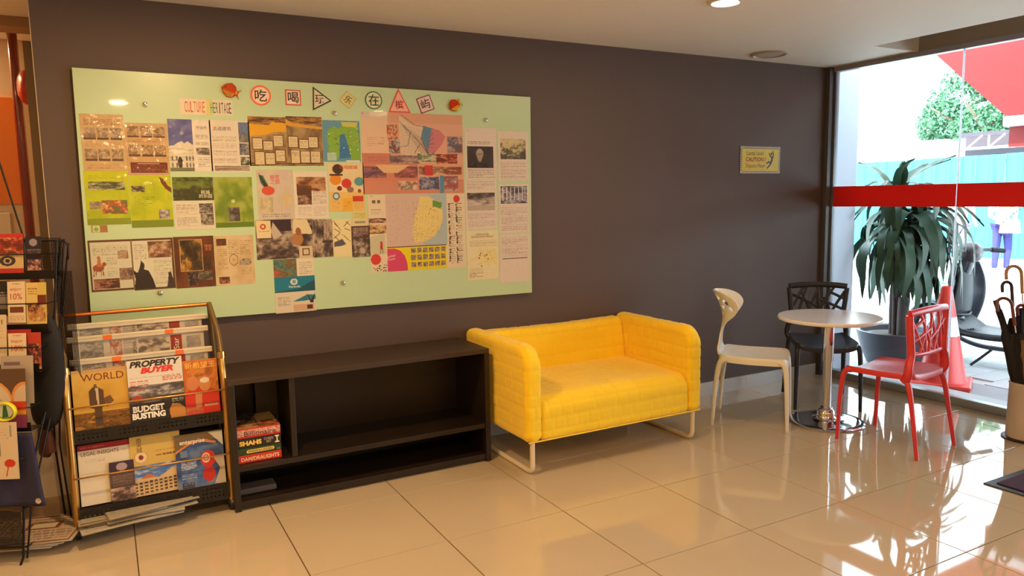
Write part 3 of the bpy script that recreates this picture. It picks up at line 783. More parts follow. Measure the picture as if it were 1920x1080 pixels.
def b_(c):
    c.text(.1, .26, .8, .32, (130, 96, 90), 2, .6).rect(.07, .36, .9, .78, (56, 44, 40)).poly([(.2, .78), (.34, .67), (.6, .67), (.76, .78)], (36, 30, 30)).ell(.47, .58, .07, .09, (140, 122, 104)).ell(.47, .5, .115, .095, (170, 152, 132)).ell(.47, .56, .09, .07, (160, 142, 122)).ell(.47, .595, .03, .008, (100, 76, 66)).rect(.465, .5, .48, .55, (140, 120, 104))
    for x in (.42, .525): c.ell(x, .51, .04, .02, (84, 68, 62), .35)
    c.text(.08, .8, .92, .98, (150, 134, 124), 6)
o = article('portrait', 'printed article with a dark portrait photo of a bald man in glasses', 1, b_)
letter(o, 'C', -.085, .132, (80, 70, 66), h=.008)
def b_(c): c.photo(.08, .14, .92, .56, [(60, 54, 44), (110, 100, 80), (200, 186, 140), (214, 200, 150)], .8, 3, -1).text(.08, .6, .92, .96, (160, 146, 134), 12, .4)
article('house', 'printed article with a sepia photo of an old house and trees', 2, b_)
def b_(c): c.text(.06, .02, .94, .2, (160, 146, 134), 6, .4).photo(.06, .26, .94, .52, [(50, 42, 40), (96, 86, 80), (180, 166, 156), (206, 194, 182)], .5, 5, .8).rect(.06, .52, .94, .62, (180, 166, 150)).text(.06, .66, .94, .97, (160, 146, 134), 10, .4)
article('street', 'printed article with a grey photo of a wide empty street', 3, b_)
def b_(c):
    c.photo(.06, .04, .94, .4, [(60, 56, 66), (120, 116, 130), (196, 190, 196), (90, 80, 80)], .6, 5)
    for i in range(6): c.rect(.12 + i * .13, .06, .15 + i * .13, .34, (214, 210, 212))
    c.text(.06, .46, .94, .96, (160, 146, 134), 14, .4)
article('hall', 'printed article with a photo of a white columned building', 4, b_)
def b_(c):
    c.rect(0, 0, 1, 1, (226, 216, 176)).text(.08, .2, .94, .32, (150, 140, 120), 6, .5).poly([(.3, .42), (.9, .34), (.96, .7), (.4, .72)], (228, 214, 150))
    for a in [(.1, .6, .9, .4), (.4, .35, .7, .72), (.3, .7, .95, .55), (.6, .36, .9, .7)]: c.line(*a, (196, 180, 130), .008)
    for p in [(.42, .46), (.38, .56), (.56, .52), (.62, .5), (.66, .58), (.45, .72), (.4, .5)]: c.ell(*p, .02, .016, (140, 60, 40))
    c.text(.06, .75, .5, .95, (110, 100, 90), 6, .4)
o = article('hotel', 'cream hotel area map sheet second from right in the bottom row', 5, b_)
letter(o, 'SUPER 8 HOTEL\nGEORGETOWN, PENANG', -.002, .118, (90, 74, 66), w=.15, h=.026)
def b_(c): c.text(.06, .04, .94, .46, (160, 146, 134), 13, .4).rect(.08, .49, .92, .505, (80, 66, 60))
article('last', 'text only printed sheet with a black rule at the bottom right corner', 6, b_)
c = C('banner', (222, 212, 186)); c.rect(.5, 0, .56, 1, (222, 206, 120)).rect(.56, 0, .62, 1, (200, 210, 150))
o = sheet('banner', 'title_strip', c, 'white title strip lettered CULTURE HERITAGE in rainbow capitals', 'sign')
RB = [(196, 50, 40), (206, 80, 40), (200, 60, 40), (214, 110, 40), (206, 60, 50), (220, 130, 50), (214, 90, 60)]
for i, ch in enumerate('CULTURE'): letter(o, ch, -.094 + i * .0135, .0, RB[i], w=.011, h=.052)
RB = [(60, 140, 90), (50, 120, 70), (40, 100, 110), (60, 60, 60), (90, 60, 120), (70, 50, 90), (80, 60, 60), (60, 60, 110)]
for i, ch in enumerate('HERITAGE'): letter(o, ch, .024 + i * .0125, -.001, RB[i], w=.010 if ch != 'I' else .004, h=.052)

# cut-out signs with characters and two fish ornaments
GC = 'cut-out character signs along the top of the board'
def cutout(name, pts, ring, fill, ch, x, z, label, inset=.86, size=.045, rot=0, ink=(60, 44, 40)):
    n = len(pts)
    t = MB().prism(pts, -.002, 0).build(name, mat('card %d %d %d' % ring, ring, .5, coat=.3), None, (x, YB, z), (0, rot, 0))
    tag(t, label, 'sign', GC)
    cx = sum(p[0] for p in pts) / n; cz = sum(p[1] for p in pts) / n
    MB().prism([(cx + (a - cx) * inset, cz + (b - cz) * inset) for a, b in pts], -.003, -.0021).build('card_face', mat('card %d %d %d' % fill, fill, .5, coat=.3), t)
    if ch: letter(t, ch, cx, cz, ink, w=size, h=size, y=-.0036, bold=.012)
    return t
circ = lambda r: [(r * math.cos(2 * PI * k / 32), r * math.sin(2 * PI * k / 32)) for k in range(32)]
sq = lambda r: [(-r, -r), (r, -r), (r, r), (-r, r)]
cutout('character_sign', circ(.051), (226, 104, 66), (226, 200, 178), '吃', .733, 2.028, 'round orange ringed character sign, first after the left fish', .82, .06)
cutout('character_sign', sq(.040), (196, 84, 66), (222, 202, 180), '喝', .896, 2.025, 'square red edged character sign', .84, .056)
cutout('character_sign', [(-.045, .062), (.053, -.008), (-.050, -.062)], (50, 50, 46), (206, 196, 170), '玩', 1.046, 2.025, 'black edged triangular character sign pointing right', .8, .045)
cutout('character_sign', sq(.034), (190, 176, 100), (206, 200, 140), '乐', 1.188, 2.027, 'small yellow green diamond shaped character sign', .84, .042, R(38), (90, 90, 50))
cutout('character_sign', circ(.049), (50, 110, 60), (206, 206, 170), '在', 1.332, 2.031, 'round green ringed character sign', .86, .06, 0, (40, 70, 40))
cutout('character_sign', [(-.066, -.062), (.066, -.062), (-.004, .070)], (214, 80, 66), (226, 170, 150), '槟', 1.481, 2.032, 'red edged upright triangular character sign', .82, .05, 0, (170, 50, 44))
cutout('character_sign', sq(.044), (140, 60, 90), (216, 190, 184), '屿', 1.637, 2.024, 'tilted square character sign with a purple edge', .86, .056, R(-20))
def fish(x, z, rot, s, top, bottom, label):
    t = empty('fish_ornament', (x, YB, z), 0, label, 'ornament', 'shiny fish ornaments on the board')
    t.rotation_euler = (0, rot, 0)
    body = [(-.046, .0), (-.03, .026), (-.004, .040), (.018, .030), (.030, .010), (.030, -.010), (.016, -.030), (-.008, -.036), (-.032, -.022)]
    MB().prism([(a * s, b * s) for a, b in body], -.012, 0).build('body', mat('foil ' + top[0], top[1], .25, metal=.6), t, bev=.005)
    MB().prism([(a * s, b * s) for a, b in [(.026, .006), (.050, .026), (.042, 0), (.050, -.028), (.026, -.006)]], -.008, 0).build('tail', mat('foil ' + bottom[0], bottom[1], .2, metal=.8), t, bev=.003)
    MB().prism([(a * s, b * s) for a, b in [(-.040, -.006), (.02, -.006), (.014, -.028), (-.008, -.034), (-.03, -.020)]], -.015, -.011).build('belly', mat('foil ' + bottom[0], bottom[1], .2, metal=.8), t, bev=.002)
    MB().lathe([(.004, 0), (.004, .003)], 12, M=Matrix.Translation((-.028 * s, -.012, .008 * s)) @ Matrix.Rotation(PI / 2, 4, 'X')).build('eye', M_BLACKM, t)
fish(.587, 2.043, R(20), 1.0, ('copper red', (190, 70, 34)), ('pale gold', (206, 150, 70)), 'copper red and gold fish ornament left of the characters')
fish(1.819, 2.024, R(-30), .95, ('deep red', (200, 50, 20)), ('bright gold', (236, 190, 40)), 'red and bright gold fish ornament right of the characters')

# caution sign on the wall
cs = empty('caution_sign', (4.335, -0.0005, 1.733), 0, 'yellow caution slippery floor sign with a falling figure on the dark wall', 'sign')
w, h = .416, .20
MB().box(-w/2, w/2, -.003, 0, -h/2, h/2).build('plate', mat('sign black', (30, 24, 26), .4), cs)
st = MB()
for side in range(4):
    L = w if side < 2 else h
    n = int(L / .0137)
    for i in range(n):
        a = -L / 2 + i * L / n
        q = L / n
        if side == 0: st.prism([(a, h/2 - .016), (a + q * .5, h/2 - .016), (a + q, h/2), (a + q * .5, h/2)], -.0036, -.003)
        elif side == 1: st.prism([(a, -h/2), (a + q * .5, -h/2), (a + q, -h/2 + .016), (a + q * .5, -h/2 + .016)], -.0036, -.003)
        elif side == 2: st.prism([(-w/2, a), (-w/2 + .016, a + q * .5), (-w/2 + .016, a + q), (-w/2, a + q * .5)], -.0036, -.003)
        else: st.prism([(w/2 - .016, a), (w/2, a + q * .5), (w/2, a + q), (w/2 - .016, a + q * .5)], -.0036, -.003)
o = st.build('border_stripes', mat('sign white', (224, 214, 190), .4), cs); o['kind'] = 'stuff'
f_ = MB().box(-w/2 + .018, w/2 - .018, -.004, -.003, -h/2 + .018, h/2 - .018).build('yellow_face', mat('sign yellow', (216, 196, 50), .45), cs)
letter(cs, 'Lantai Licin!', -.055, .050, (50, 44, 34), w=.175, h=.030, y=-.0045)
letter(cs, 'CAUTION !', -.050, .004, (170, 40, 30), w=.205, h=.032, y=-.0045, bold=.02)
letter(cs, 'Slippery Floor', -.052, -.046, (150, 60, 34), w=.20, h=.038, y=-.0045)
fg = MB()
def stroke(p, r): fg.tube([(a, -.0045, b) for a, b in p], r, 8, flat=.1, up=(1, 0, 0))
stroke([(.128, .068), (.134, .045), (.128, .02), (.12, .01)], [.004, .005, .007, .008])
stroke([(.088, .052), (.098, .034), (.118, .022)], [.004, .005, .006])
stroke([(.122, .022), (.118, -.005), (.104, -.03)], [.009, .009, .008])
stroke([(.106, -.026), (.088, -.012), (.062, -.026)], [.007, .006, .005])
stroke([(.106, -.03), (.092, -.044), (.068, -.062)], [.007, .006, .005])
fg.lathe([(.009, 0), (.009, .001)], 14, M=Matrix.Translation((.113, -.004, .048)) @ Matrix.Rotation(PI / 2, 4, 'X'))
fg.build('falling_figure', mat('sign black', (30, 24, 26), .4), cs)
# ---------------------------------------------------------------- dark open shelf unit
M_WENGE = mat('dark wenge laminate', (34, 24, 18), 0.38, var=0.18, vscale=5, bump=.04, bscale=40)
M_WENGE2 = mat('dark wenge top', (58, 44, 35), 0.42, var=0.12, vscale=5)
sh = empty('shelf_unit', (1.135, -0.21, 0), 0, 'long low dark brown open shelf unit against the wall left of the yellow sofa', 'shelf')
X0, X1 = -.700, .685
def pn(name, a, b, c_, d, e, f, m=M_WENGE): return MB().box(a, b, c_, d, e, f).build(name, m, sh, bev=.002)
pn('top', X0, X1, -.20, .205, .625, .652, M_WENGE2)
pn('side_panel', X0, X0 + .03, -.20, .205, 0, .6245)
pn('side_panel', X1 - .03, X1, -.20, .205, 0, .6245)
pn('back_panel', X0 + .03, X1 - .03, .19, .204, .03, .6245)
pn('middle_shelf', X0 + .03, X1 - .03, -.192, .19, .195, .222)
pn('divider', -.415, -.388, -.185, .19, .2225, .6245)
pn('bottom_shelf', X0 + .03, X1 - .03, -.192, .19, .012, .045)
pn('inner_panel', -.53, -.416, .10, .118, .2225, .6245)
fb = MB().box(-.09, .09, -.05, .05, 0, .03).build('folded_cloth', mat('grey folded cloth', (86, 78, 76), .8, bump=.3), None, (.56, -.27, .0455), (0, 0, 0), bev=.008)
tag(fb, 'small grey folded item lying low in the left bay of the dark shelf', 'cloth')

# board games
def game(name, z, hh, rgb, label, wd=.205, dp=.26, x=.572, y=-.235, rz=0):
    t = empty(name, (x, y, z), rz, label, 'board game', 'boxed games stacked in the shelf')
    MB().box(-wd/2, wd/2, -dp/2, dp/2, .0005, hh - .0005).build('box_body', mat('card box %d %d %d' % rgb, rgb, .4, coat=.3), t, bev=.0015)
    return t
fy = -.1308
t = game('game_box', .2225, .040, (196, 44, 32), 'red DAM/DRAUGHTS game box at the bottom of the stack')
letter(t, 'DAM/DRAUGHTS', .0, .019, (236, 206, 160), w=.18, h=.020, y=fy, bold=.03)
t = game('game_box', .2630, .034, (28, 66, 34), 'green SNAKES & LADDERS game box second from the bottom')
MB().prism([(-.06, .007), (.065, .009), (.070, .017), (.064, .025), (-.058, .024), (-.064, .015)], fy, -.129).build('title_panel', mat('cream yellow card', (222, 192, 96), .5), t)
letter(t, 'SNAKES & LADDERS', .003, .0165, (60, 60, 30), w=.115, h=.009, y=fy - .0005, bold=.02)
letter(t, '2-4', .088, .009, (200, 200, 190), w=.014, y=fy)
t = game('game_box', .2975, .048, (34, 22, 24), 'black SHAHS CHESS SET game box in the middle of the stack')
letter(t, 'SHAHS', -.042, .024, (236, 206, 90), w=.104, h=.024, y=fy, bold=.05)
letter(t, 'CHESS\nSET', .044, .026, (206, 190, 176), w=.044, h=.026, y=fy)
MB().prism([(.072, .006), (.096, .006), (.093, .012), (.087, .016), (.087, .032), (.094, .038), (.094, .043), (.074, .043), (.074, .038), (.081, .032), (.081, .016), (.075, .012)], fy, -.129).build('chess_piece_print', mat('bone card', (222, 206, 180), .5), t)
t = game('game_box', .3460, .048, (206, 44, 40), 'pink and red Billionaire game box on top of the stack')
cvt = Cv(.201, .256, (150, 90, 50), 3, 320)
cvt.photo(0, 0, 1, 1, [(70, 44, 36), (120, 76, 44), (190, 120, 60), (214, 170, 120)], .8, 4).rect(.55, 0, 1, .75, (214, 184, 130)).photo(0, .1, .5, .6, [(40, 30, 30), (90, 60, 50), (230, 220, 200)], .9, 6).photo(.62, .55, .92, .8, [(200, 60, 40), (90, 60, 40), (210, 160, 60)], .9, 8)
cvt.build('lid_print', P_GLOSS, t, (0, 0, .0478), (-PI / 2, 0, 0))
cvf = Cv(.203, .040, (214, 160, 140), 5, 400); cvf.speck(0, 0, 1, 1, [(190, 110, 96), (230, 196, 176)], 200, .02, 3); cvf.rect(0, 0, 1, .06, (206, 44, 40)).rect(0, .86, 1, 1, (206, 44, 40))
cvf.build('side_print', P_PAPER, t, (0, -.1302, .025))
letter(t, 'Billionaire', .005, .022, (90, 34, 34), w=.15, h=.024, y=-.1315, bold=.01)
MB().tube([(-.09, -.02, 0.008), (-.05, .02, .010), (0, -.01, .012), (.03, .05, .008), (-.02, .08, .008), (-.07, .05, .008)], .008, 6, closed=True).build('rolled_cord', mat('dark cord', (44, 34, 34), .6), None, (.555, -.20, .3945), smooth=50)
tag(bpy.data.objects['rolled_cord'], 'loose dark cord lying on top of the game boxes', 'cord')

# ---------------------------------------------------------------- yellow sofa
M_YEL = mat('yellow quilted fabric', (250, 210, 12), 0.85, var=0.04, bump=.25, bscale=260, sheen=.3)
M_WHTUBE = mat('cream white steel tube', (226, 214, 190), 0.35, var=0.02)
sf = empty('sofa', (2.468, -.385, 0), 0, 'bright yellow quilted two seat sofa on cream tubular legs', 'sofa')
def hsh(a, b): return (np.sin(a * 127.1 + b * 311.7) * 43758.5453) % 1.0
def quilt(P, n, ax=None):
    """patchwork of puffed rectangles divided by sewn seams"""
    an = np.abs(n)
    a = np.argmax(an, axis=1)
    u = np.where(a == 0, P[:, 1], P[:, 0]); v = np.where(a == 2, P[:, 1], P[:, 2])
    rh = .066
    r = np.floor(v / rh)
    off = hsh(r, a * 1.0) * .2
    uu = (u + off) / .150
    c = np.floor(uu)
    split = hsh(r, c) > .45
    fu = (uu - c)
    fu = np.where(split, (fu * 2) % 1.0, fu)
    wu = np.where(split, .075, .150)
    fv = v / rh - r
    du = np.minimum(fu, 1 - fu) * wu; dv = np.minimum(fv, 1 - fv) * rh
    d = np.minimum(du, dv)
    g = (.0022 + .0022 * hsh(c, r * 5)) * (1 - np.exp(-(d / .007) ** 1.5)) + .0012 * hsh(c * 3, r)
    return g * np.clip(1 - 2 * np.minimum(an.min(1), .5), 0, 1)
def sofa_part(name, cx, cy, cz, hx, hy, hz, r, corner=0.0, step=.008, pre=None, arc=0):
    V, F = rbox(hx, hy, hz, r, step, quilt, pre, arc)
    me = np_mesh(name, V, F)
    o = link(name, me, M_YEL, sf, (cx, cy, cz), smooth=60)
    return o
def round_front_top(hy, hz, Rr):
    def f(Q):
        Q = Q.copy()
        qy = -(Q[:, 1]) - (hy - Rr); qz = Q[:, 2] - (hz - Rr)
        m = (qy > 0) & (qz > 0)
        inf = np.maximum(qy, qz); L = np.sqrt(qy ** 2 + qz ** 2); k = np.where(L > 0, inf / np.where(L == 0, 1, L), 1)
        Q[:, 1] = np.where(m, -(hy - Rr) - qy * k, Q[:, 1]); Q[:, 2] = np.where(m, (hz - Rr) + qz * k, Q[:, 2])
        return Q
    return f
AH = .255
def arm_pre(Q):
    return Q
sofa_part('armrest', -.560, 0, .19 + AH, .046, .375, AH, .030, pre=arm_pre, arc=.105)
sofa_part('armrest', .560, 0, .19 + AH, .046, .375, AH, .030, pre=arm_pre, arc=.105)
def back_pre(Q):
    Q = Q.copy(); t = np.clip((Q[:, 2] + .25) / .5, 0, 1)
    Q[:, 1] = Q[:, 1] + .05 * t - .04 * (1 - t) * (Q[:, 1] < 0)
    Q[:, 2] += -.010 * np.cos(Q[:, 0] * 2.6)
    return Q
sofa_part('backrest', 0, .290, .19 + .247, .515, .05, .247, .03, pre=back_pre)
def seat_pre(Q):
    Q = Q.copy()
    Q[:, 2] += np.where(Q[:, 2] > 0, .016 * (1 - (Q[:, 0] / .52) ** 2) * (1 - ((Q[:, 1] + .05) / .4) ** 2), 0)
    return Q
sofa_part('seat', 0, -.030, .19 + .115, .512, .335, .115, .022, pre=seat_pre, arc=.085)
pp = MB().tube([(-.60, -.372, .192), (.60, -.372, .192)], .004, 6).build('hem_piping', M_YEL, sf, smooth=60)
for s in (-1, 1):
    x = s * .562
    path = [(x, -.345, .20), (x, -.345, .055)] + [(x, -.345 + .045 * (1 - math.cos(a)), .055 - .0415 * math.sin(a)) for a in (R(30), R(60), R(90))] + \
           [(x, .255, .0135)] + [(x, .255 + .045 * math.sin(a), .0135 + .0415 * (1 - math.cos(a))) for a in (R(30), R(60), R(90))] + [(x, .30, .20)]
    MB().tube(path, .0135, 12, up=(1, 0, 0)).build('leg_frame', M_WHTUBE, sf, smooth=50)

# ---------------------------------------------------------------- round table
tb = empty('round_table', (4.015, -.905, 0), 0, 'round white table on a chrome trumpet base between the three chairs', 'table')
MB().lathe([(.300, .672), (.311, .677), (.313, .690), (.309, .697), (.0, .6975)], 72).build('tabletop', mat('white laminate top', (238, 236, 236), 0.22, coat=.3), tb, smooth=35)
MB().lathe([(.028, .07), (.028, .40), (.034, .41), (.034, .665), (.09, .6715)], 32).build('pole', M_CHROME, tb, smooth=35)
prof = [(.236, .001), (.238, .006), (.226, .014)] + [(.226 - .17 * (1 - (1 - k / 10) ** 2.2) - .0, .014 + .012 * k / 10 + .045 * (k / 10) ** 4) for k in range(1, 11)] + [(.046, .085), (.035, .092), (.038, .10), (.030, .106)]
MB().lathe(prof, 64).build('base', M_CHROME, tb, smooth=50)

# ---------------------------------------------------------------- cracked-back plastic chairs
def smooth_path(pts, n=6):
    P = [Vector(p) for p in pts]; out = []
    for i in range(len(P) - 1):
        p0 = P[max(i - 1, 0)]; p1 = P[i]; p2 = P[i + 1]; p3 = P[min(i + 2, len(P) - 1)]
        for k in range(n):
            t = k / n
            out.append(0.5 * ((2 * p1) + (-p0 + p2) * t + (2 * p0 - 5 * p1 + 4 * p2 - p3) * t * t + (-p0 + 3 * p1 - 3 * p2 + p3) * t ** 3))
    out.append(P[-1]); return out
def radii(n, a, b): return [a + (b - a) * i / (n - 1) for i in range(n)]
def chair_seat(mb, hw, hd, z0, th, saddle):
    def top(u, v):
        x = (u * 2 - 1); y = (v * 2 - 1)
        k = 1 - .10 * abs(x) ** 6 * abs(y) ** 6
        w_ = hw * (1 - .06 * (y > 0) * y)
        return (x * w_ * k, y * hd * k, z0 + saddle(x, y))
    n = 20
    T_ = [[Vector(top(i / n, j / n)) for i in range(n + 1)] for j in range(n + 1)]
    ring = [T_[0][i] for i in range(n + 1)] + [T_[j][n] for j in range(1, n + 1)] + [T_[n][i] for i in range(n - 1, -1, -1)] + [T_[j][0] for j in range(n - 1, 0, -1)]
    c = Vector((0, 0, 0))
    v = [p for row in T_ for p in row]
    f = [(j * (n + 1) + i, j * (n + 1) + i + 1, (j + 1) * (n + 1) + i + 1, (j + 1) * (n + 1) + i) for j in range(n) for i in range(n)]
    nb = len(v); m = len(ring)
    rg = [v.index(p) for p in ring]
    prev = rg
    for k, (dz, g) in enumerate([(.006, 1.012), (.018, 1.02), (th, 1.015), (th + .002, .97)]):
        cur = []
        for p in ring:
            cur.append(len(v)); v.append(Vector((p.x * g, p.y * g, p.z - dz)))
        f += [(prev[i], cur[i], cur[(i + 1) % m], prev[(i + 1) % m]) for i in range(m)]
        prev = cur
    nb = len(v)
    for row in T_:
        for p in row: v.append(Vector((p.x * .97, p.y * .97, p.z - .014)))
    f += [(nb + j * (n + 1) + i, nb + (j + 1) * (n + 1) + i, nb + (j + 1) * (n + 1) + i + 1, nb + j * (n + 1) + i + 1) for j in range(n) for i in range(n)]
    mb.add(v, f)

def crack_chair(m, loc, rz, label):
    t = empty('plastic_chair', loc, rz, label, 'chair', 'openwork back plastic chairs at the round table')
    s_ = MB(); chair_seat(s_, .205, .205, .452, .032, lambda x, y: -.018 * (1 - x * x) * (1 - .5 * y) * .8 + .012 * y * y * (1 if y > 0 else -.3) + .010 * abs(x) ** 3)
    s_.build('seat', m, t, smooth=45)
    for s in (-1, 1):
        p = smooth_path([(s * .188, -.150, .438), (s * .198, -.186, .425), (s * .203, -.202, .36), (s * .207, -.212, .20), (s * .210, -.218, .0)], 5)
        MB().tube(p, radii(len(p), .021, .012), 10, flat=.85, up=(1, 0, 0)).build('leg', m, t, smooth=50)
        p = smooth_path([(s * .185, .150, .44), (s * .192, .190, .40), (s * .200, .225, .22), (s * .210, .262, .0)], 5)
        MB().tube(p, radii(len(p), .021, .012), 10, flat=.85, up=(1, 0, 0)).build('leg', m, t, smooth=50)
        p = smooth_path([(s * .188, .165, .425), (s * .204, .188, .47), (s * .194, .188, .53), (s * .176, .186, .58), (s * .188, .182, .70), (s * .198, .180, .800)], 6)
        MB().tube(p, radii(len(p), .021, .017), 10, flat=1.25, up=(1, 0, 0)).build('back_upright', m, t, smooth=50)
    def bp(u, v):     # point on the back panel, u -1..1, v 0..1
        hw = .172 + .026 * v
        return (u * hw, .184 - .002 * v + .022 * (1 - u * u), .575 + .235 * v + .012 * v * (1 - u * u))
    fr = MB()
    fr.tube([bp(-1 + i / 8, 1) for i in range(17)], .021, 10, flat=.7, up=(0, 0, 1))
    fr.build('top_rail', m, t, smooth=50)
    MB().tube([bp(-1 + i / 8, 0) for i in range(17)], .014, 10, flat=.7).build('lower_rail', m, t, smooth=50)
    for (a, b, c_, d) in [(-.95, .35, -.45, 1), (-.8, 0, -.35, 1), (-.95, .75, .1, .30), (-.45, 0, .12, 1), (-.15, 0, -.60, .85), (.15, 0, .0, 1), (.0, .1, .62, 1), (.30, 0, .42, 1), (.1, .55, .95, .30), (.65, 0, .25, .62), (.95, .85, .45, .0), (.40, .8, .95, .62)]:
        P = [bp(a + (c_ - a) * k / 5, b + (d - b) * k / 5) for k in range(6)]
        MB().tube(P, .0098, 8, flat=.75).build('crack_bar', m, t, smooth=50)
    return t
M_PBLK = mat('black plastic', (36, 40, 50), 0.42, var=.03, coat=.15)
M_PRED = mat('red plastic', (214, 46, 54), 0.36, var=.02, coat=.5, coatr=.25)
M_PWHT = mat('ivory plastic', (232, 228, 216), 0.34, var=.02, coat=.2)
crack_chair(M_PRED, (4.018, -1.362, 0), R(180 + 5.8), 'coral red plastic chair nearest the camera with its back turned')
# local front is -y; black chair looks towards (-.31,-.38)
crack_chair(M_PBLK, (4.372, -.572, 0), math.atan2(-.383, -.31) + PI / 2, 'black plastic chair behind the round table by the window')

# white chair with a flared perforated back
def petal_chair(m, loc, rz, label):
    t = empty('plastic_chair', loc, rz, label, 'chair', 'white chair with petal back')
    s_ = MB(); chair_seat(s_, .195, .212, .455, .045, lambda x, y: -.020 * (1 - x * x) * (1 - .4 * y) + .012 * max(0, y) ** 2)
    s_.build('seat', m, t, smooth=45)
    for s in (-1, 1):
        p = smooth_path([(s * .178, -.160, .435), (s * .186, -.192, .415), (s * .190, -.205, .34), (s * .194, -.212, .18), (s * .196, -.218, 0)], 5)
        MB().tube(p, radii(len(p), .025, .012), 10, flat=.85, up=(1, 0, 0)).build('leg', m, t, smooth=50)
        p = smooth_path([(s * .176, .160, .435), (s * .184, .195, .41), (s * .190, .215, .32), (s * .194, .228, .18), (s * .196, .240, 0)], 5)
        MB().tube(p, radii(len(p), .028, .012), 10, flat=.85, up=(1, 0, 0)).build('leg', m, t, smooth=50)
    # side profile (y,z) and half width along the back
    prof = [(.185, .430, .190), (.215, .470, .150), (.222, .53, .085), (.215, .60, .055), (.205, .66, .085), (.205, .72, .135), (.220, .78, .165), (.245, .835, .160), (.262, .868, .120), (.268, .880, .05)]
    holes = [(0, .83, .022), (-.05, .82, .018), (.05, .82, .018), (-.095, .79, .016), (.095, .79, .016), (-.025, .775, .017), (.025, .775, .017), (-.065, .755, .014), (.065, .755, .014), (0, .735, .015), (-.035, .715, .012), (.035, .715, .012), (0, .69, .010), (-.115, .75, .012), (.115, .75, .012)]
    pr = smooth_path([(a, b, c_) for a, b, c_ in prof], 12)
    nu, nv = 72, len(pr) - 1
    V = []; Fc = []
    for j, q in enumerate(pr):
        for i in range(nu + 1):
            u = i / nu * 2 - 1
            V.append((u * q.z * .92, q.x - .16 * (u * q.z / .16) ** 2 * min(1, max(0, (q.y - .5) / .2)) * .75, .43 + (q.y - .43) * .96))
    for j in range(nv):
        for i in range(nu):
            a = [j * (nu + 1) + i, j * (nu + 1) + i + 1, (j + 1) * (nu + 1) + i + 1, (j + 1) * (nu + 1) + i]
            cx = sum(V[k][0] for k in a) / 4; cz = sum(V[k][2] for k in a) / 4
            if any(((cx - hx) / (hr * 1.1)) ** 2 + ((cz - hz) / (hr * 1.3)) ** 2 < 1 for hx, hz, hr in holes): continue
            Fc.append(tuple(a))
    b_ = MB(); b_.add(V, Fc)
    o = b_.build('backrest', m, t, smooth=60)
    so_ = o.modifiers.new('thickness', 'SOLIDIFY'); so_.thickness = .010; so_.offset = 0
    return t
wf = Vector((.279, -.345)).normalized()
petal_chair(M_PWHT, (3.655, -.625, 0), math.atan2(wf.y, wf.x) + PI / 2, 'ivory white plastic chair with a flared perforated back by the dark wall')

# ---------------------------------------------------------------- purple door mat
mt = empty('door_mat', (4.50, -2.70, 0), 0, 'dark purple door mat with a black rubber edge at the right border', 'mat')
MB().box(-.70, .70, -.70, .68, .0005, .006).build('rubber_border', mat('black rubber', (26, 24, 30), .5), mt, bev=.002)
MB().box(-.655, .70, -.70, .640, .0061, .012).build('pile', mat('dark purple pile', (66, 36, 58), .95, var=.12, vscale=60, bump=.6, bscale=300), mt, bev=.003)

# ---------------------------------------------------------------- umbrella stand and umbrellas
us = empty('umbrella_stand', (4.738, -1.752, 0), 0, 'beige cylindrical umbrella stand at the right edge beside the glass', 'umbrella stand')
MB().lathe([(.112, .008), (.114, .02), (.108, .33), (.112, .335), (.112, .345), (.100, .345), (.100, .04), (.0, .04)], 40).build('bucket', mat('beige enamel', (206, 192, 176), .4), us, smooth=40)
MB().lathe([(.135, .0005), (.135, .006), (.118, .012), (.0, .012)], 40).build('base_plate', M_BLACKM, us, smooth=40)
def umbrella(bx, by, tip, fabric, handle, label, hook_dir, hook_r=.042, fr=.030, fold_top=.78, zb=.05, dark=None):
    """folded umbrella standing in the bucket, crook handle up; tip = upper end of the shaft (world offset)"""
    t = empty('umbrella', (bx, by, zb), 0, label, 'umbrella', 'umbrellas standing in the beige stand')
    a = Vector((0, 0, 0)); b = Vector(tip) - Vector((bx, by, zb))
    d = (b - a).normalized()
    L = (b - a).length
    prof = []
    V = MB()
    P = [a + d * (L * k) for k in (0, .1, .3, .55, fold_top * .9, fold_top)]
    # pleated canopy
    fr *= 1.35
    T_ = [(.004), (fr * .45), (fr * .75), (fr * 1.05), (fr * 1.0), (fr * .5)]
    u = d.orthogonal().normalized(); w_ = d.cross(u)
    v = []; f = []; seg = 24
    for p, r_ in zip(P, T_):
        for k in range(seg):
            an = 2 * PI * k / seg
            rr = r_ * (1 + .22 * math.sin(an * 6 + (p - a).length * 6))
            v.append(p + (u * math.cos(an) + w_ * math.sin(an)) * rr)
    for i in range(len(P) - 1):
        for k in range(seg):
            f.append((i * seg + k, i * seg + (k + 1) % seg, (i + 1) * seg + (k + 1) % seg, (i + 1) * seg + k))
    V.add(v, f).build('folded_canopy', fabric, t, smooth=60)
    hd = Vector(hook_dir).normalized()
    c_ = b + hd * hook_r
    hook = [b - d * .12, b - d * .05] + [c_ + (-hd * math.cos(k * PI / 9) + d * math.sin(k * PI / 9)) * hook_r for k in range(0, 10)] + [c_ + hd * hook_r - d * .035]
    MB().tube(hook, .0095, 10).build('crook_handle', handle, t, smooth=60)
    MB().tube([a - d * 0, b - d * .04], .004, 8).build('shaft', M_CHROME, t, smooth=60)
    return t
M_NYL = mat('black nylon', (18, 17, 20), .75, var=.1, bump=.3, bscale=40)
M_NYL2 = mat('brown nylon', (120, 84, 52), .6, var=.15, bump=.4, bscale=40)
M_NAVY = mat('navy nylon', (34, 36, 66), .55, var=.1, bump=.3, bscale=40)
W_TAN = mat('tan wood handle', (176, 140, 100), .4)
W_DRK = mat('dark handle', (50, 34, 50), .35)
W_BRN = mat('brown wood handle', (120, 62, 44), .35)
W_RED = mat('reddish wood handle', (110, 44, 50), .3)
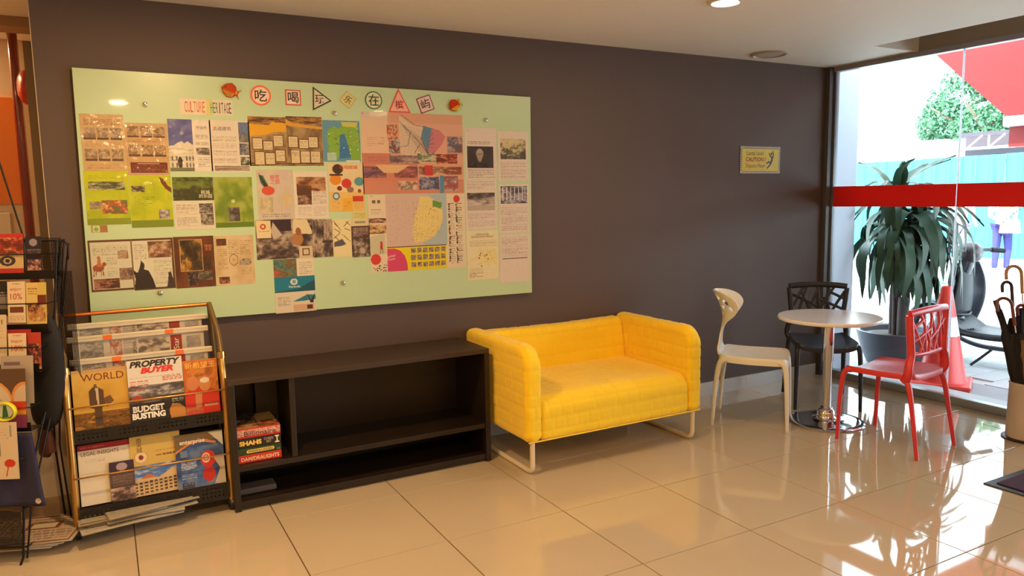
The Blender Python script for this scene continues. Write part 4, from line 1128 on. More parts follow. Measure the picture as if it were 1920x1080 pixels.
lf = (-.86, .50, 0)      # towards picture left, away from the camera line
umbrella(4.76, -1.74, (4.74, -1.66, .985), M_NAVY, W_TAN, 'umbrella with the tallest tan wooden crook handle', lf, .045)
umbrella(4.72, -1.72, (4.72, -1.62, .905), M_NYL, W_DRK, 'umbrella with a slim dark purple crook below the tan one', lf, .028)
umbrella(4.71, -1.77, (4.66, -1.66, .80), M_NYL, W_BRN, 'umbrella with a brown crook reaching furthest left', lf, .045, fr=.040)
umbrella(4.77, -1.79, (4.735, -1.70, .775), M_NYL, W_RED, 'umbrella with a glossy reddish crook in the middle of the bunch', lf, .026, fr=.04)
umbrella(4.74, -1.80, (4.71, -1.74, .70), M_NYL, W_BRN, 'umbrella with a low brown crook nearest the camera', (.3, -.4, 0), .035, fr=.045)
ub = empty('compact_umbrella', (4.70, -1.74, .05), 0, 'short black folded umbrella leaning out of the stand to the left', 'umbrella')
MB().tube(smooth_path([(0, 0, 0), (-.03, .05, .35), (-.06, .10, .60), (-.085, .13, .72)], 5), [.02] * 5 + [.03] * 5 + [.018] * 6, 12).build('folded_canopy', M_NYL, ub, smooth=50)
MB().tube([(-.085, .13, .72), (-.097, .145, .78)], .015, 12).build('grip', M_BLACKM, ub, smooth=50)
bundle = MB().lathe([(.09, .33), (.105, .40), (.115, .50), (.10, .58), (.06, .60), (.02, .58)], 30).build('folded_umbrella_cloth', mat('brown umbrella cloth', (128, 92, 58), .6, var=.25, vscale=14, bump=.8, bscale=14), None, (4.745, -1.755, .0175), smooth=60)
tag(bundle, 'brown crumpled umbrella cloth spilling over the rim of the beige stand', 'umbrella')
# ---------------------------------------------------------------- brass magazine rack
rk = empty('magazine_rack', (.104, -.20, 0), 0, 'brass framed magazine and newspaper rack on casters left of the dark shelf', 'magazine rack')
ox, oy = .104, -.20
def L(p): return (p[0] - ox, p[1] - oy, p[2])
M_BRZ = mat('dull bronze bar', (128, 104, 66), .42, metal=.6, var=.08)
for s, xs in ((-1, (-.220, -.228)), (1, (.430, .412))):
    lo = [L((xs[0], -.350, .05)), L((xs[0], -.350, .40)), L((xs[0], -.335, .62)), L((xs[0], -.300, .735)), L((xs[0], -.300, .760))]
    lo = smooth_path(lo, 5)
    MB().tube(lo, .0155, 12, flat=.9).build('front_post', M_GOLD, rk, smooth=50)
    MB().tube([L((xs[0], -.300, .745)), L((xs[0], -.298, .775))], .020, 12).build('collar', mat('polished brass', (236, 200, 120), .12, metal=1), rk, smooth=50)
    MB().tube(smooth_path([L((xs[0], -.300, .765)), L((xs[0] - .0, -.22, .86)), L((xs[1], -.105, .985))], 6), .013, 10, flat=1.5, up=(1, 0, 0)).build('upper_bar', M_BRZ, rk, smooth=50)
    MB().tube(smooth_path([L((xs[1], -.11, .97)), L((xs[0], -.09, .5)), L((xs[0], -.07, .05))], 6), .011, 10).build('rear_post', M_BRZ, rk, smooth=50)
    for yy in (-.345, -.075):
        c_ = MB(); c_.lathe([(.026, -.012), (.028, -.008), (.028, .008), (.026, .012)], 20, M=Matrix.Translation(L((xs[0], yy, .028))) @ Matrix.Rotation(PI / 2, 4, 'Y'))
        c_.box(*[v + (xs[0] - ox) for v in (-.02, .02)], *[v + (yy - oy) for v in (-.018, .018)], .034, .055)
        c_.build('caster', M_BLACKM, rk, bev=.002)
MB().tube([L((-.222, -.105, .982)), L((.410, -.105, .985))], .0095, 12).build('top_rail', M_COPPER, rk, smooth=50)
for z, y in ((.600, -.352), (.292, -.385)):
    MB().tube([L((-.22, -.335, z)), L((-.218, y, z)), L((.428, y, z)), L((.43, -.335, z))], .0042, 8).build('retaining_wire', M_GOLD, rk, smooth=50)
def perforated(w, h, holes_rows, x0, x1):
    """thin sheet with punched square holes"""
    mb = MB(); nx = int(w / .006); nz = int(h / .006)
    skip = set()
    for r_ in range(holes_rows):
        j = 3 + r_ * 3
        for i in range(3, nx - 2, 3):
            if (i // 3) % 9 in (0, 8): continue
            if j < nz - 1: skip.add((i, j))
    cell = lambda i, j: (-w / 2 + i * w / nx, -h / 2 + j * h / nz)
    for j in range(nz):
        i = 0
        while i < nx:
            if (i, j) in skip: i += 1; continue
            k = i
            while k < nx and (k, j) not in skip: k += 1
            a = cell(i, j); b = cell(k, j + 1)
            mb.quad((a[0], 0, a[1]), (b[0], 0, a[1]), (b[0], 0, b[1]), (a[0], 0, b[1]))
            i = k
    return mb
for z0, z1, y0 in ((.436, .496, -.345), (.068, .152, -.375)):
    o = perforated(.625, z1 - z0, 3, 0, 0).build('perforated_panel', M_BLACKM, rk, L((.105, y0, (z0 + z1) / 2)), fix=False)
    MB().box(-.3125, .3125, 0, .09, -.002, .002).build('tray_floor', M_BLACKM, rk, L((.105, y0 + .001, z0)))
    MB().box(-.3125, .3125, 0, .003, -.14, .14).build('tray_back', M_BLACKM, rk, L((.105, y0 + .135, z0 + .145)), (R(-16), 0, 0))
    MB().box(-.3125, .3125, -.0, .003, 0, .06).build('tray_rear_lip', M_BLACKM, rk, L((.105, y0 + .088, z0)))
for zz, yy in ((.06, -.20), (.06, -.12), (.06, -.28)):
    MB().tube([L((-.22, yy, zz)), L((.43, yy, zz))], .004, 8).build('bottom_wire', M_BLACKM, rk, smooth=50)
# rods with newspapers
def newspaper(z, y, x0, x1, drop, seed, label, clips, vert=None, dz=.0):
    t = empty('newspaper_holder', ((x0 + x1) / 2, y, z), 0, label, 'newspaper', 'newspapers on white holders in the brass rack')
    w = x1 - x0
    MB().box(-w/2, w/2, -.009, .006, -.014, .012).build('holder_bar', mat('white plastic bar', (206, 196, 172), .4), t, bev=.003)
    MB().box(-w/2, w/2, -.011, -.0095, .002, .006).build('bar_rib', mat('white plastic bar', (206, 196, 172), .4), t, bev=.0005)
    for c_ in clips:
        MB().box(c_ - .018, c_ + .018, -.0125, -.0095, -.012, .010).build('orange_clip', mat('orange clip', (226, 110, 50), .4), t, bev=.001)
    cv = Cv(w * .93, drop, (196, 186, 170), seed, 380)
    cv.photo(.05, .1, .22, .8, [(110, 106, 100), (150, 142, 130), (186, 176, 160)], .9, seed).photo(.27, .1, .36, .85, [(150, 90, 70), (186, 140, 120), (206, 196, 176)], .9, seed + 1)
    cv.photo(.48, .12, .72, .82, [(90, 86, 80), (130, 116, 100), (186, 170, 150), (214, 196, 170)], .5, seed + 2).rect(.73, .1, .82, .8, (150, 56, 44)).photo(.86, .2, .97, .75, [(140, 134, 130), (176, 166, 156)], .6, seed + 3)
    cv.text(.37, .08, .47, .9, (120, 110, 100), 10).text(.0, .84, 1, .98, (130, 120, 110), 3)
    p = cv.build('newspaper', P_PAPER, t, (0, .004, -.010 - drop / 2), (R(-3), 0, 0), th=.006)
    if vert: letter(p, vert, w * .93 * .275, -.0, (226, 214, 196), h=.024, rot=R(-90), y=-.0068)
    letter(p, 'ostat', -w * .93 * .045, 0, (80, 72, 64), h=.016, rot=R(90), y=-.0068)
    return t
newspaper(.932, -.135, -.203, .390, .05, 11, 'rearmost newspaper on a white holder at the top of the brass rack', [])
newspaper(.878, -.175, -.208, .392, .105, 12, 'second newspaper on a white holder with a red vertical title', [-.135, .125], 'Star')
newspaper(.786, -.245, -.203, .397, .055, 13, 'front newspaper on a white holder just above the magazines', [-.11, .155])

def magazine(name, x, y, z, w, h, tilt, cv, label, th=.005, rz=0, ry=0, group='magazines in the brass rack', cat='magazine', m=P_GLOSS):
    o = cv.build(name, m, None, (x, y, z), (R(tilt), ry, rz), th=th)
    return tag(o, label, cat, group)
TZ = -9
c = Cv(.222, .268, (206, 164, 60), 2)
c.photo(0, 0, 1, .7, [(196, 150, 60), (206, 164, 70), (214, 176, 90)], .1, 2, -1).rect(0, 0, 1, .06, (196, 156, 110)).photo(0, .72, 1, 1, [(110, 70, 30), (150, 100, 40), (84, 54, 30), (190, 140, 60)], .6, 3, .5)
c.poly([(.28, .36), (.36, .3), (.44, .3), (.54, .36), (.56, .6), (.5, .66), (.5, .95), (.36, .95), (.36, .66), (.28, .64)], (84, 60, 44)).poly([(.4, .32), (.46, .32), (.46, .6), (.42, .6)], (200, 180, 150)).poly([(.54, .5), (.66, .46), (.72, .56), (.58, .66)], (110, 76, 50)).ell(.4, .28, .03, .03, (120, 84, 60))
o = magazine('magazine', -.087, -.298, .620, .222, .268, TZ, c, 'ochre WORLD magazine with a standing dressed figure, left of the upper tier')
letter(o, 'WORLD', .01, .098, (110, 36, 34), w=.17, h=.032)
c = Cv(.232, .285, (220, 214, 204), 3)
c.photo(0, .42, 1, .72, [(60, 60, 70), (110, 110, 120), (200, 196, 190), (150, 144, 140), (90, 80, 80)], 1, 4, 0).rect(0, .66, 1, 1, (34, 32, 36)).photo(0, .6, 1, .7, [(34, 32, 36), (60, 56, 60), (120, 110, 110)], .8, 5).ell(.14, .62, .1, .05, (170, 60, 50))
c.poly([(.72, 1), (.7, .86), (.76, .76), (.9, .78), (1, .86), (1, 1)], (190, 130, 60)).text(.03, .33, .36, .42, (190, 60, 50), 3).text(.62, .3, .98, .38, (190, 50, 46), 3, .7).text(.76, .68, .98, .74, (226, 220, 210), 3).text(.03, .28, .96, .3, (150, 140, 130), 1).text(.02, .44, .3, .5, (200, 50, 50), 2)
o = magazine('magazine', .139, -.306, .632, .232, .285, TZ, c, 'white PROPERTY BUYER magazine with BUDGET BUSTING headline, centre of the upper tier', rz=R(1))
letter(o, 'PROPERTY', .002, .123, (40, 34, 36), w=.215, h=.030, bold=.05, shear=.25)
letter(o, 'BUYER', .008, .092, (204, 40, 36), w=.14, h=.028, bold=.06, shear=.25)
letter(o, 'BUDGET\nBUSTING', -.040, -.098, (230, 226, 216), w=.138, h=.060, bold=.05)
c = Cv(.152, .262, (196, 110, 50), 4)
c.photo(0, 0, 1, .5, [(206, 120, 40), (190, 96, 40), (214, 140, 60), (150, 80, 40)], .3, 6).poly([(0, .58), (.3, .5), (.7, .5), (1, .62), (1, 1), (0, 1)], (206, 50, 40)).ell(.25, .42, .18, .13, (206, 130, 84)).ell(.6, .46, .16, .12, (206, 140, 90)).ell(.6, .38, .14, .05, (226, 214, 200)).poly([(.3, .6), (.5, .6), (.46, .9), (.3, .9)], (206, 140, 96)).photo(0, .86, .5, 1, [(200, 60, 44), (190, 120, 80)], .6, 7).rect(.55, .82, .95, .86, (230, 170, 150))
o = magazine('magazine', .333, -.298, .614, .152, .262, TZ, c, 'orange and red magazine with two smiling people, right of the upper tier')
letter(o, '新希望王', 0, .106, (236, 190, 90), w=.135, h=.030)
# lower tier
TZ = -10
c = Cv(.212, .270, (222, 210, 186), 5)
c.rect(0, 0, 1, .09, (150, 34, 34)).text(.05, .03, .5, .06, (200, 130, 120), 1).text(.12, .24, .5, .3, (180, 170, 160), 2).rect(0, .47, 1, .49, (206, 196, 176)).text(.72, .14, .95, .18, (180, 170, 150), 2)
o = magazine('magazine', -.093, -.325, .283, .212, .270, TZ, c, 'white LEGAL INSIGHTS magazine with a maroon top band, left of the lower tier', m=P_PAPER)
letter(o, 'LEGAL INSIGHTS', -.018, .094, (70, 50, 46), w=.15, h=.017)
c = Cv(.100, .178, (62, 46, 66), 6)
c.rect(0, 0, 1, .3, (56, 42, 66)).ell(.5, .14, .22, .1, (170, 150, 160)).text(.1, .34, .9, .6, (150, 130, 126), 8).rect(0, .3, 1, .66, (92, 72, 70)).text(.1, .34, .9, .62, (160, 140, 130), 8).photo(0, .66, 1, 1, [(84, 66, 60), (140, 110, 100), (206, 180, 160), (60, 50, 50)], .8, 8)
o = magazine('brochure', -.030, -.348, .238, .100, .178, TZ, c, 'small dark purple brochure in front of the LEGAL INSIGHTS magazine', th=.003, cat='brochure', m=P_GLOSS)
c = Cv(.212, .275, (206, 176, 96), 7)
c.photo(0, .5, 1, .74, [(60, 100, 176), (80, 120, 190), (120, 150, 200), (196, 206, 216)], .4, 9, 0).poly([(.0, .74), (.25, .68), (.5, .74), (1, .52), (1, 1), (0, 1)], (206, 176, 130))
for r_ in range(4):
    for q in range(10): c.rect(.04 + q * .096, .78 + r_ * .055 - q * .004, .10 + q * .096, .81 + r_ * .055 - q * .004, (84, 64, 50))
c.poly([(.15, .72), (.32, .64), (.5, .72)], (190, 110, 60)).ell(.2, .36, .13, .1, (226, 206, 160)).ell(.2, .36, .13, .1, (186, 120, 70), .08).ell(.2, .36, .05, .04, (130, 40, 40)).text(.5, .26, .95, .3, (150, 110, 50), 1).text(.5, .34, .95, .38, (110, 70, 40), 1)
o = magazine('magazine', .115, -.328, .286, .212, .268, TZ, c, 'mustard yellow magazine with a hotel building under a blue sky', rz=R(1))
letter(o, '南\n天\n城', -.068, .094, (90, 60, 34), h=.068)
letter(o, '★★★★★', .062, .040, (96, 60, 34), w=.07)
c = Cv(.212, .258, (46, 76, 130), 8)
c.photo(0, .25, 1, 1, [(36, 60, 110), (50, 84, 140), (70, 104, 160), (120, 130, 150)], .4, 10).rect(0, 0, 1, .16, (110, 92, 66)).poly([(0, 0), (1, 0), (1, .04), (.8, .08), (0, .3)], (110, 92, 66)).poly([(0, .3), (.3, .16), (.6, .13), (.85, .2), (.84, .24), (.55, .17), (.3, .2), (0, .34)], (206, 130, 60)).poly([(.7, .02), (1, .02), (1, .3), (.88, .18)], (206, 206, 200))
c.ell(.66, .5, .16, .15, (196, 44, 36)).ell(.66, .78, .13, .14, (190, 44, 36)).ell(.62, .48, .09, .09, (226, 196, 180), .35).ell(.62, .48, .04, .04, (230, 206, 190)).poly([(.78, .5), (1, .5), (1, 1), (.76, .98), (.9, .7)], (190, 180, 170)).text(.1, .5, .42, .66, (206, 206, 214), 5, .6).text(.1, .72, .4, .82, (190, 196, 210), 3, .6).rect(.1, .88, .34, .98, (30, 40, 70)).text(.12, .89, .33, .97, (200, 200, 206), 3).rect(.1, .3, .24, .42, (110, 130, 160))
o = magazine('magazine', .302, -.338, .272, .212, .258, TZ, c, 'blue enterprise magazine with a red teapot figure, right of the lower tier')
letter(o, 'enterprise', -.030, .088, (226, 214, 200), w=.11, h=.026, bold=.02)
letter(o, 'SMALL GIANTS\nSTANDING TALL\nTOGETHER', -.052, -.022, (214, 214, 220), w=.068, h=.028)
# newspaper pile at the rack bottom
rr = random.Random(3)
for i in range(9):
    w, h = .36 + rr.uniform(-.04, .05), .20
    cv = Cv(w, h, (196 - i * 3, 186 - i * 3, 168 - i * 3), 40 + i, 120)
    cv.text(.05, .1, .95, .9, (150, 142, 128), 12, .5)
    if i > 6: cv.photo(.1, .1, .5, .6, [(120, 90, 80), (170, 150, 130), (206, 196, 176)], .7, i)
    o = cv.build('newspaper', P_PAPER, None, (.00 + rr.uniform(-.04, .09), -.345 + rr.uniform(-.02, .03), .0655 + i * .0055), (-PI / 2, 0, rr.uniform(-.12, .22)), th=.004)
    tag(o, ['lowest', 'second lowest', 'third lowest', 'fourth lowest', 'middle', 'fourth from top', 'third from top', 'second from top', 'topmost'][i] + ' newspaper of the loose pile under the brass rack', 'newspaper', 'newspapers piled under the brass rack')

# ---------------------------------------------------------------- black wire brochure rack (far left)
O = Vector((-.43, -.49, 0)); E_ = Vector((.902, -.431, 0)).normalized(); NN = Vector((-.431, -.902, 0)).normalized()
rz = math.atan2(E_.y, E_.x)
wr = empty('brochure_rack', O, rz, 'tiered black wire brochure rack cut off by the left picture edge', 'brochure rack')
M_WIRE = mat('black wire', (24, 20, 19), .35, metal=.3)
# local frame: x right along the front, y = depth away from the viewer
def wire(name, pts, r=.0035): return MB().tube(pts, r, 8).build(name, M_WIRE, wr, smooth=50)
wire('front_leg', [(0, 0, .0), (.012, .004, .03), (.020, .03, .25), (.045, .20, .60), (.075, .28, .98), (.105, .30, 1.34)], .005)
wire('front_leg', [(-.50, 0, 0), (-.49, .004, .03), (-.48, .03, .25), (-.45, .20, .60), (-.42, .28, .98), (-.39, .30, 1.36)], .005)
wire('front_leg', [(.018, .02, .02), (.040, .05, .25), (.062, .22, .60), (.09, .30, .98), (.12, .33, 1.34)], .004)
wire('rear_leg', [(-.010, .38, .0), (-.03, .38, .40), (.0, .38, .88), (.089, .36, 1.334)], .005)
wire('rear_leg', [(.045, .33, .0), (.02, .33, .41), (.05, .35, .88), (.13, .345, 1.32)], .004)
wire('rear_leg', [(-.50, .38, 0), (-.46, .38, .88), (-.40, .36, 1.36)], .005)
wire('top_rail', [(-.40, .33, 1.345), (.08, .33, 1.335), (.122, .33, 1.33), (.135, .33, 1.31), (.13, .335, 1.25)], .005)
wire('sign_strut', [(-.25, .28, 2.2), (-.101, .29, 1.686), (-.031, .29, 1.364), (-.037, .29, 1.177)], .004)
wire('bottom_rail', [(-.50, .02, .07), (.02, .02, .07), (.02, .36, .03), (-.50, .37, .03)], .004)
def meshpanel(name, x0, x1, z0, z1, y, tilt=0, pitch=.007):
    mb = MB(); t_ = .0013
    n = int((x1 - x0) / pitch)
    for i in range(n + 1):
        x = x0 + i * (x1 - x0) / n; mb.quad((x - t_, 0, z0), (x + t_, 0, z0), (x + t_, 0, z1), (x - t_, 0, z1))
    n = int((z1 - z0) / pitch)
    for i in range(n + 1):
        z = z0 + i * (z1 - z0) / n; mb.quad((x0, 0, z - t_), (x1, 0, z - t_), (x1, 0, z + t_), (x0, 0, z + t_))
    o = mb.build(name, M_WIRE, wr, (0, y, 0), (tilt, 0, 0), fix=False)
    o['kind'] = 'stuff'
    return o
tiers = [(.295, 1.175, .105, 1.28), (.215, .952, .100, 1.075), (.145, .795, .085, .90), (.075, .562, .070, .66), (.02, .262, .06, .46)]
for (y, z, xr, zw) in tiers:
    wire('tier_wire', [(-.50, y + .05, zw), (-.50, y - .03, zw), (xr, y - .03, zw), (xr, y + .05, zw)], .0028)
    MB().box(-.50, xr, -.028, .055, -.003, .0).build('tier_tray', M_WIRE, wr, (0, y, z))
    MB().box(-.50, xr, -.030, -.028, -.003, .035).build('tier_lip', M_WIRE, wr, (0, y, z))
meshpanel('mesh_pocket', -.20, .105, 1.18, 1.345, .335)
meshpanel('mesh_pocket', .085, .155, .46, 1.20, .30, 0, .006)
meshpanel('mesh_basket', -.50, .028, .075, .24, -.012, 0, .005)
wire('basket_rim', [(-.50, -.012, .243), (.03, -.012, .238), (.03, .10, .238)], .004)
def rsheet(name, x, y, z, w, h, cv, label, tilt=-6, th=.003, cat='brochure', m=P_PAPER, ry=0):
    p = O + E_ * x - NN * y
    o = cv.build(name, m, None, (p.x, p.y, z), (R(tilt), ry, rz), th=th)
    return tag(o, label, cat, 'leaflets in the black wire rack')
c = Cv(.21, .170, (176, 40, 34), 1); c.photo(.2, .1, 1, .55, [(120, 30, 26), (176, 60, 40), (214, 190, 140), (90, 40, 30)], .8, 2, 0).rect(0, .52, 1, .88, (206, 180, 130)).ell(.28, .7, .12, .12, (60, 46, 40)).ell(.68, .69, .16, .13, (60, 46, 40)).ell(.68, .69, .08, .08, (190, 170, 150)).ell(.68, .69, .045, .05, (34, 28, 28)).rect(0, .9, 1, 1, (186, 50, 40)).rect(.2, 0, 1, .1, (196, 44, 44))
rsheet('magazine', -.130, .275, 1.285, .21, .170, c, 'red magazine printed with two dark eyes in the top tier', cat='magazine', m=P_GLOSS)
c = Cv(.068, .160, (44, 34, 44), 2); c.ell(.5, .16, .25, .1, (150, 140, 150)).text(.1, .34, .95, .5, (170, 150, 140), 4, .5).photo(.1, .62, .95, .98, [(60, 40, 50), (180, 120, 110), (206, 170, 110), (90, 60, 80)], .8, 3)
rsheet('brochure', .015, .278, 1.276, .068, .160, c, 'slim dark brochure beside the red magazine in the top tier')
c = Cv(.12, .150, (40, 36, 36), 3); c.rect(0, .45, 1, .8, (130, 120, 110)).text(.05, .3, 1, .44, (200, 196, 190), 2, .6)
rsheet('brochure', -.115, .200, 1.098, .12, .150, c, 'black and grey leaflet at the left edge of the second tier')
def enjoy(x, y, z, label):
    c = Cv(.072, .175, (222, 204, 172), 4); c.rect(.12, .62, .9, .76, (110, 60, 44)).text(.1, .82, .9, .95, (190, 150, 120), 3, .4).text(.2, .53, .85, .56, (150, 90, 70), 1).text(.3, .04, .7, .08, (150, 100, 80), 1)
    o = rsheet('brochure', x, y, z, .072, .175, c, label)
    letter(o, 'ENJOY', 0, .052, (190, 60, 40), w=.046, h=.013, y=-.0036)
    letter(o, '10%', 0, .024, (190, 60, 40), w=.048, h=.026, y=-.0036)
enjoy(-.022, .188, 1.083, 'cream ENJOY 10% discount leaflet in the second tier')
c = Cv(.082, .176, (206, 184, 96), 5); c.rect(.0, .0, .6, .5, (214, 190, 120)).rect(.55, .3, 1, .52, (110, 44, 34)).photo(.05, .5, .95, .95, [(196, 120, 60), (60, 40, 34), (214, 190, 140), (170, 130, 80)], .8, 5).text(.1, .12, .55, .3, (130, 100, 50), 3, .5)
rsheet('brochure', .058, .190, 1.076, .082, .176, c, 'yellow and brown leaflet right of the upper ENJOY 10% leaflet')
c = Cv(.10, .205, (214, 196, 164), 6); c.text(.1, .1, .9, .5, (190, 170, 140), 6, .3).rect(.8, .1, .86, .2, (110, 120, 70))
rsheet('brochure', -.092, .130, .935, .10, .205, c, 'plain cream leaflet at the left edge of the third tier')
c = Cv(.10, .165, (170, 40, 34), 7); c.photo(0, .5, 1, 1, [(150, 50, 40), (110, 40, 34), (196, 120, 80)], .6, 3)
rsheet('brochure', .0, .136, .890, .10, .165, c, 'red leaflet mostly covered by the lower ENJOY 10% leaflet')
enjoy(.003, .118, .872, 'cream ENJOY 10% discount leaflet in the third tier')
c = Cv(.055, .155, (180, 60, 44), 8); c.photo(0, .3, 1, 1, [(90, 40, 40), (180, 70, 50), (214, 160, 120), (60, 40, 44)], .9, 5)
rsheet('brochure', .065, .130, .882, .055, .155, c, 'narrow red patterned leaflet right of the lower ENJOY 10% leaflet')
c = Cv(.13, .20, (176, 164, 150), 9); c.rect(.1, .12, .6, .2, (120, 100, 110))
rsheet('brochure', .012, .085, .770, .13, .20, c, 'grey leaflet peeking out behind the brown circles magazine', m=P_GLOSS)
c = Cv(.24, .245, (92, 66, 44), 10); c.ell(.45, .62, .34, .42, (214, 150, 80)).ell(.45, .64, .31, .39, (206, 190, 166)).ell(.98, .5, .22, .28, (214, 140, 70)).ell(1, .52, .2, .25, (200, 180, 160)).rect(.72, .55, 1, .72, (196, 56, 40)).rect(.8, .7, 1, .78, (206, 140, 50)).rect(.7, .78, 1, 1, (130, 50, 90)).rect(.0, .05, .5, .2, (110, 84, 60)).text(.3, .5, .6, .56, (120, 120, 150), 1)
rsheet('magazine', -.060, .050, .700, .24, .245, c, 'brown magazine with large cream circles in the fourth tier', cat='magazine', m=P_GLOSS)
ygt = empty('round_tag', O + E_ * (-.006) - NN * .012, rz, 'yellow green ring shaped tag hanging over the fourth tier', 'tag')
ygt.location.z = .655
rg = MB(); n_ = 32
rg.tube([(.040 * math.cos(2 * PI * k / n_), 0, .036 * math.sin(2 * PI * k / n_)) for k in range(n_)], .012, 8, closed=True, flat=.4, up=(0, 1, 0)); rg.build('ring', mat('yellow green plastic', (206, 206, 30), .4), ygt, smooth=50)
MB().prism([(.030 * math.cos(2 * PI * k / 24), .027 * math.sin(2 * PI * k / 24)) for k in range(24)], -.002, .002).build('disc', mat('pale card', (200, 206, 190), .5), ygt)
MB().prism([(-.012, -.026), (.012, -.022), (.006, .026), (-.004, .026)], -.004, -.002).build('green_mark', mat('green print', (30, 100, 60), .5), ygt)
c = Cv(.10, .235, (214, 196, 168), 11); c.line(.3, .3, .32, .6, (60, 50, 50), .03).ell(.66, .72, .22, .07, (196, 56, 40)).line(.6, .76, .5, .95, (190, 60, 50), .04).text(.2, .1, .8, .3, (190, 176, 150), 4, .3).rect(.72, .05, .8, .25, (150, 150, 140))
rsheet('brochure', -.002, -.018, .500, .10, .235, c, 'white leaflet with a red flower in the fifth tier', tilt=-3)
# navy cloth hanging over the lower tier
nv_ = empty('cloth_bag', O, rz, 'navy blue cloth bag hanging with a metal button at its corner', 'bag')
def navy(u, v):
    x0, x1 = -.34, .085 + .05 * (1 - v)
    x = x0 + (x1 - x0) * u
    return (x, -.008 + .008 * math.sin(x * 40) * (1 - v) + .03 * v, .262 + .30 * v)
o = MB().grid(navy, 40, 16).build('bag_cloth', mat('navy cloth', (34, 34, 66), .8, var=.15, bump=.3, bscale=80), nv_, smooth=60, fix=False)
sm = o.modifiers.new('thickness', 'SOLIDIFY'); sm.thickness = .012; sm.offset = 1
MB().lathe([(.012, 0), (.012, .004), (.006, .008)], 16, M=Matrix.Translation((.112, -.022, .285)) @ Matrix.Rotation(PI / 2, 4, 'X')).build('metal_button', M_CHROME, nv_, smooth=50)
# black nylon bag hanging on the side, with a brown tail
hb = empty('hanging_umbrella', O + E_ * .035 - NN * .20, rz, 'black nylon umbrella bundle hanging on the right side of the wire rack', 'umbrella')
MB().tube(smooth_path([(.02, .03, 1.02), (.015, .03, .92), (.01, .03, .75), (.0, .03, .58), (-.005, .03, .50)], 5), [.012, .018, .025, .032, .038, .042, .045, .047, .048, .048, .048, .048, .047, .046, .045, .042, .038, .03, .02, .01, .008], 14, flat=.8).build('folded_canopy', M_NYL, hb, smooth=60)
MB().tube(smooth_path([(-.012, .04, .60), (-.014, .04, .48), (-.012, .04, .405), (-.005, .04, .395)], 5), [.012, .014, .017, .019, .020, .021, .022, .023, .023, .024, .024, .023, .02, .016, .012, .006], 12).build('brown_sleeve', mat('brown leatherette', (76, 38, 26), .55), hb, smooth=60)
hb.scale = (1.55, 1, 1)
# papers under the wire rack
rr = random.Random(5)
for i in range(5):
    cv = Cv(.34, .30, (186, 170, 146), 60 + i, 160)
    cv.frame(.03, .03, .97, .97, (120, 60, 40), .03).text(.1, .1, .9, .9, (140, 90, 70), 9, .5).rect(.3, .25, .7, .5, (130, 70, 50)).rect(.35, .3, .65, .45, (206, 196, 170))
    p = O + E_ * (-.10 + .02 * i) - NN * .20
    o = cv.build('newspaper', P_PAPER, None, (p.x, p.y, .0365 + i * .0062), (-PI / 2, 0, rz + rr.uniform(-.1, .25)), th=.005)
    tag(o, ['lowest', 'second lowest', 'middle', 'second from top', 'topmost'][i] + ' newspaper lying under the black wire rack', 'newspaper', 'newspapers under the black wire rack')

# ---------------------------------------------------------------- room seen past the left end of the wall
lowp = struct('wall_low', MB().box(-2.6, -.253, .04, .10, 0, .86), mat('pale low partition', (206, 190, 172), .6))
struct('baseboard_left', MB().box(-2.6, -.253, .028, .04, 0, .09), mat('stone coloured skirting', (176, 150, 120), .4))
struct('wall_beam', MB().box(-2.6, -.252, .60, .78, 2.40, CEIL), mat('brown beam', (150, 120, 92), .7))
struct('wall_screen', MB().box(-2.6, -.252, 1.25, 1.32, 0, CEIL), M_CREAM)
ob = MB().box(-1.9, -.408, 1.235, 1.249, 1.50, 2.12).build('orange_panel', mat('orange panel', (214, 116, 30), .4, coat=.3), None, bev=.002)
tag(ob, 'plain orange wall panel in the room behind the left wall end', 'panel')
nb = empty('notice_panel', (-.66, 1.236, 1.25), 0, 'white framed notice under the orange panel at the far left', 'notice')
MB().box(-.16, .16, -.012, -.001, -.2, .2).build('frame', mat('white frame', (214, 200, 176), .5), nb, bev=.002)
MB().box(-.10, .10, -.014, -.0125, -.05, .12).build('red_print', mat('brick red print', (160, 70, 50), .5), nb)
pt = MB().tube([(-.392, 1.02, 0), (-.392, 1.02, CEIL)], .025, 20).build('steel_post', mat('maroon painted steel', (110, 26, 18), .25, coat=.4), None, smooth=50)
tag(pt, 'slim maroon steel post standing behind the left wall end', 'post')
cl = struct('wall_column', MB().box(-.325, -.26, .70, .76, 0, 2.35), mat('grey brown column', (120, 104, 84), .6))
fb_ = empty('fire_bell', (-.335, .80, 2.125), 0, 'round red fire alarm bell high beside the maroon post', 'alarm bell')
MB().lathe([(.0, -.035), (.05, -.034), (.080, -.02), (.092, .0), (.092, .01), (.03, .02)], 32, M=Matrix.Rotation(R(-78), 4, 'Z') @ Matrix.Rotation(-PI / 2, 4, 'X')).build('gong', mat('alarm red', (176, 30, 26), .3, coat=.5), fb_, smooth=50)
MB().box(-.02, .06, .01, .05, -.05, .05).build('back_box', mat('grey box', (120, 110, 100), .5), fb_, bev=.004)
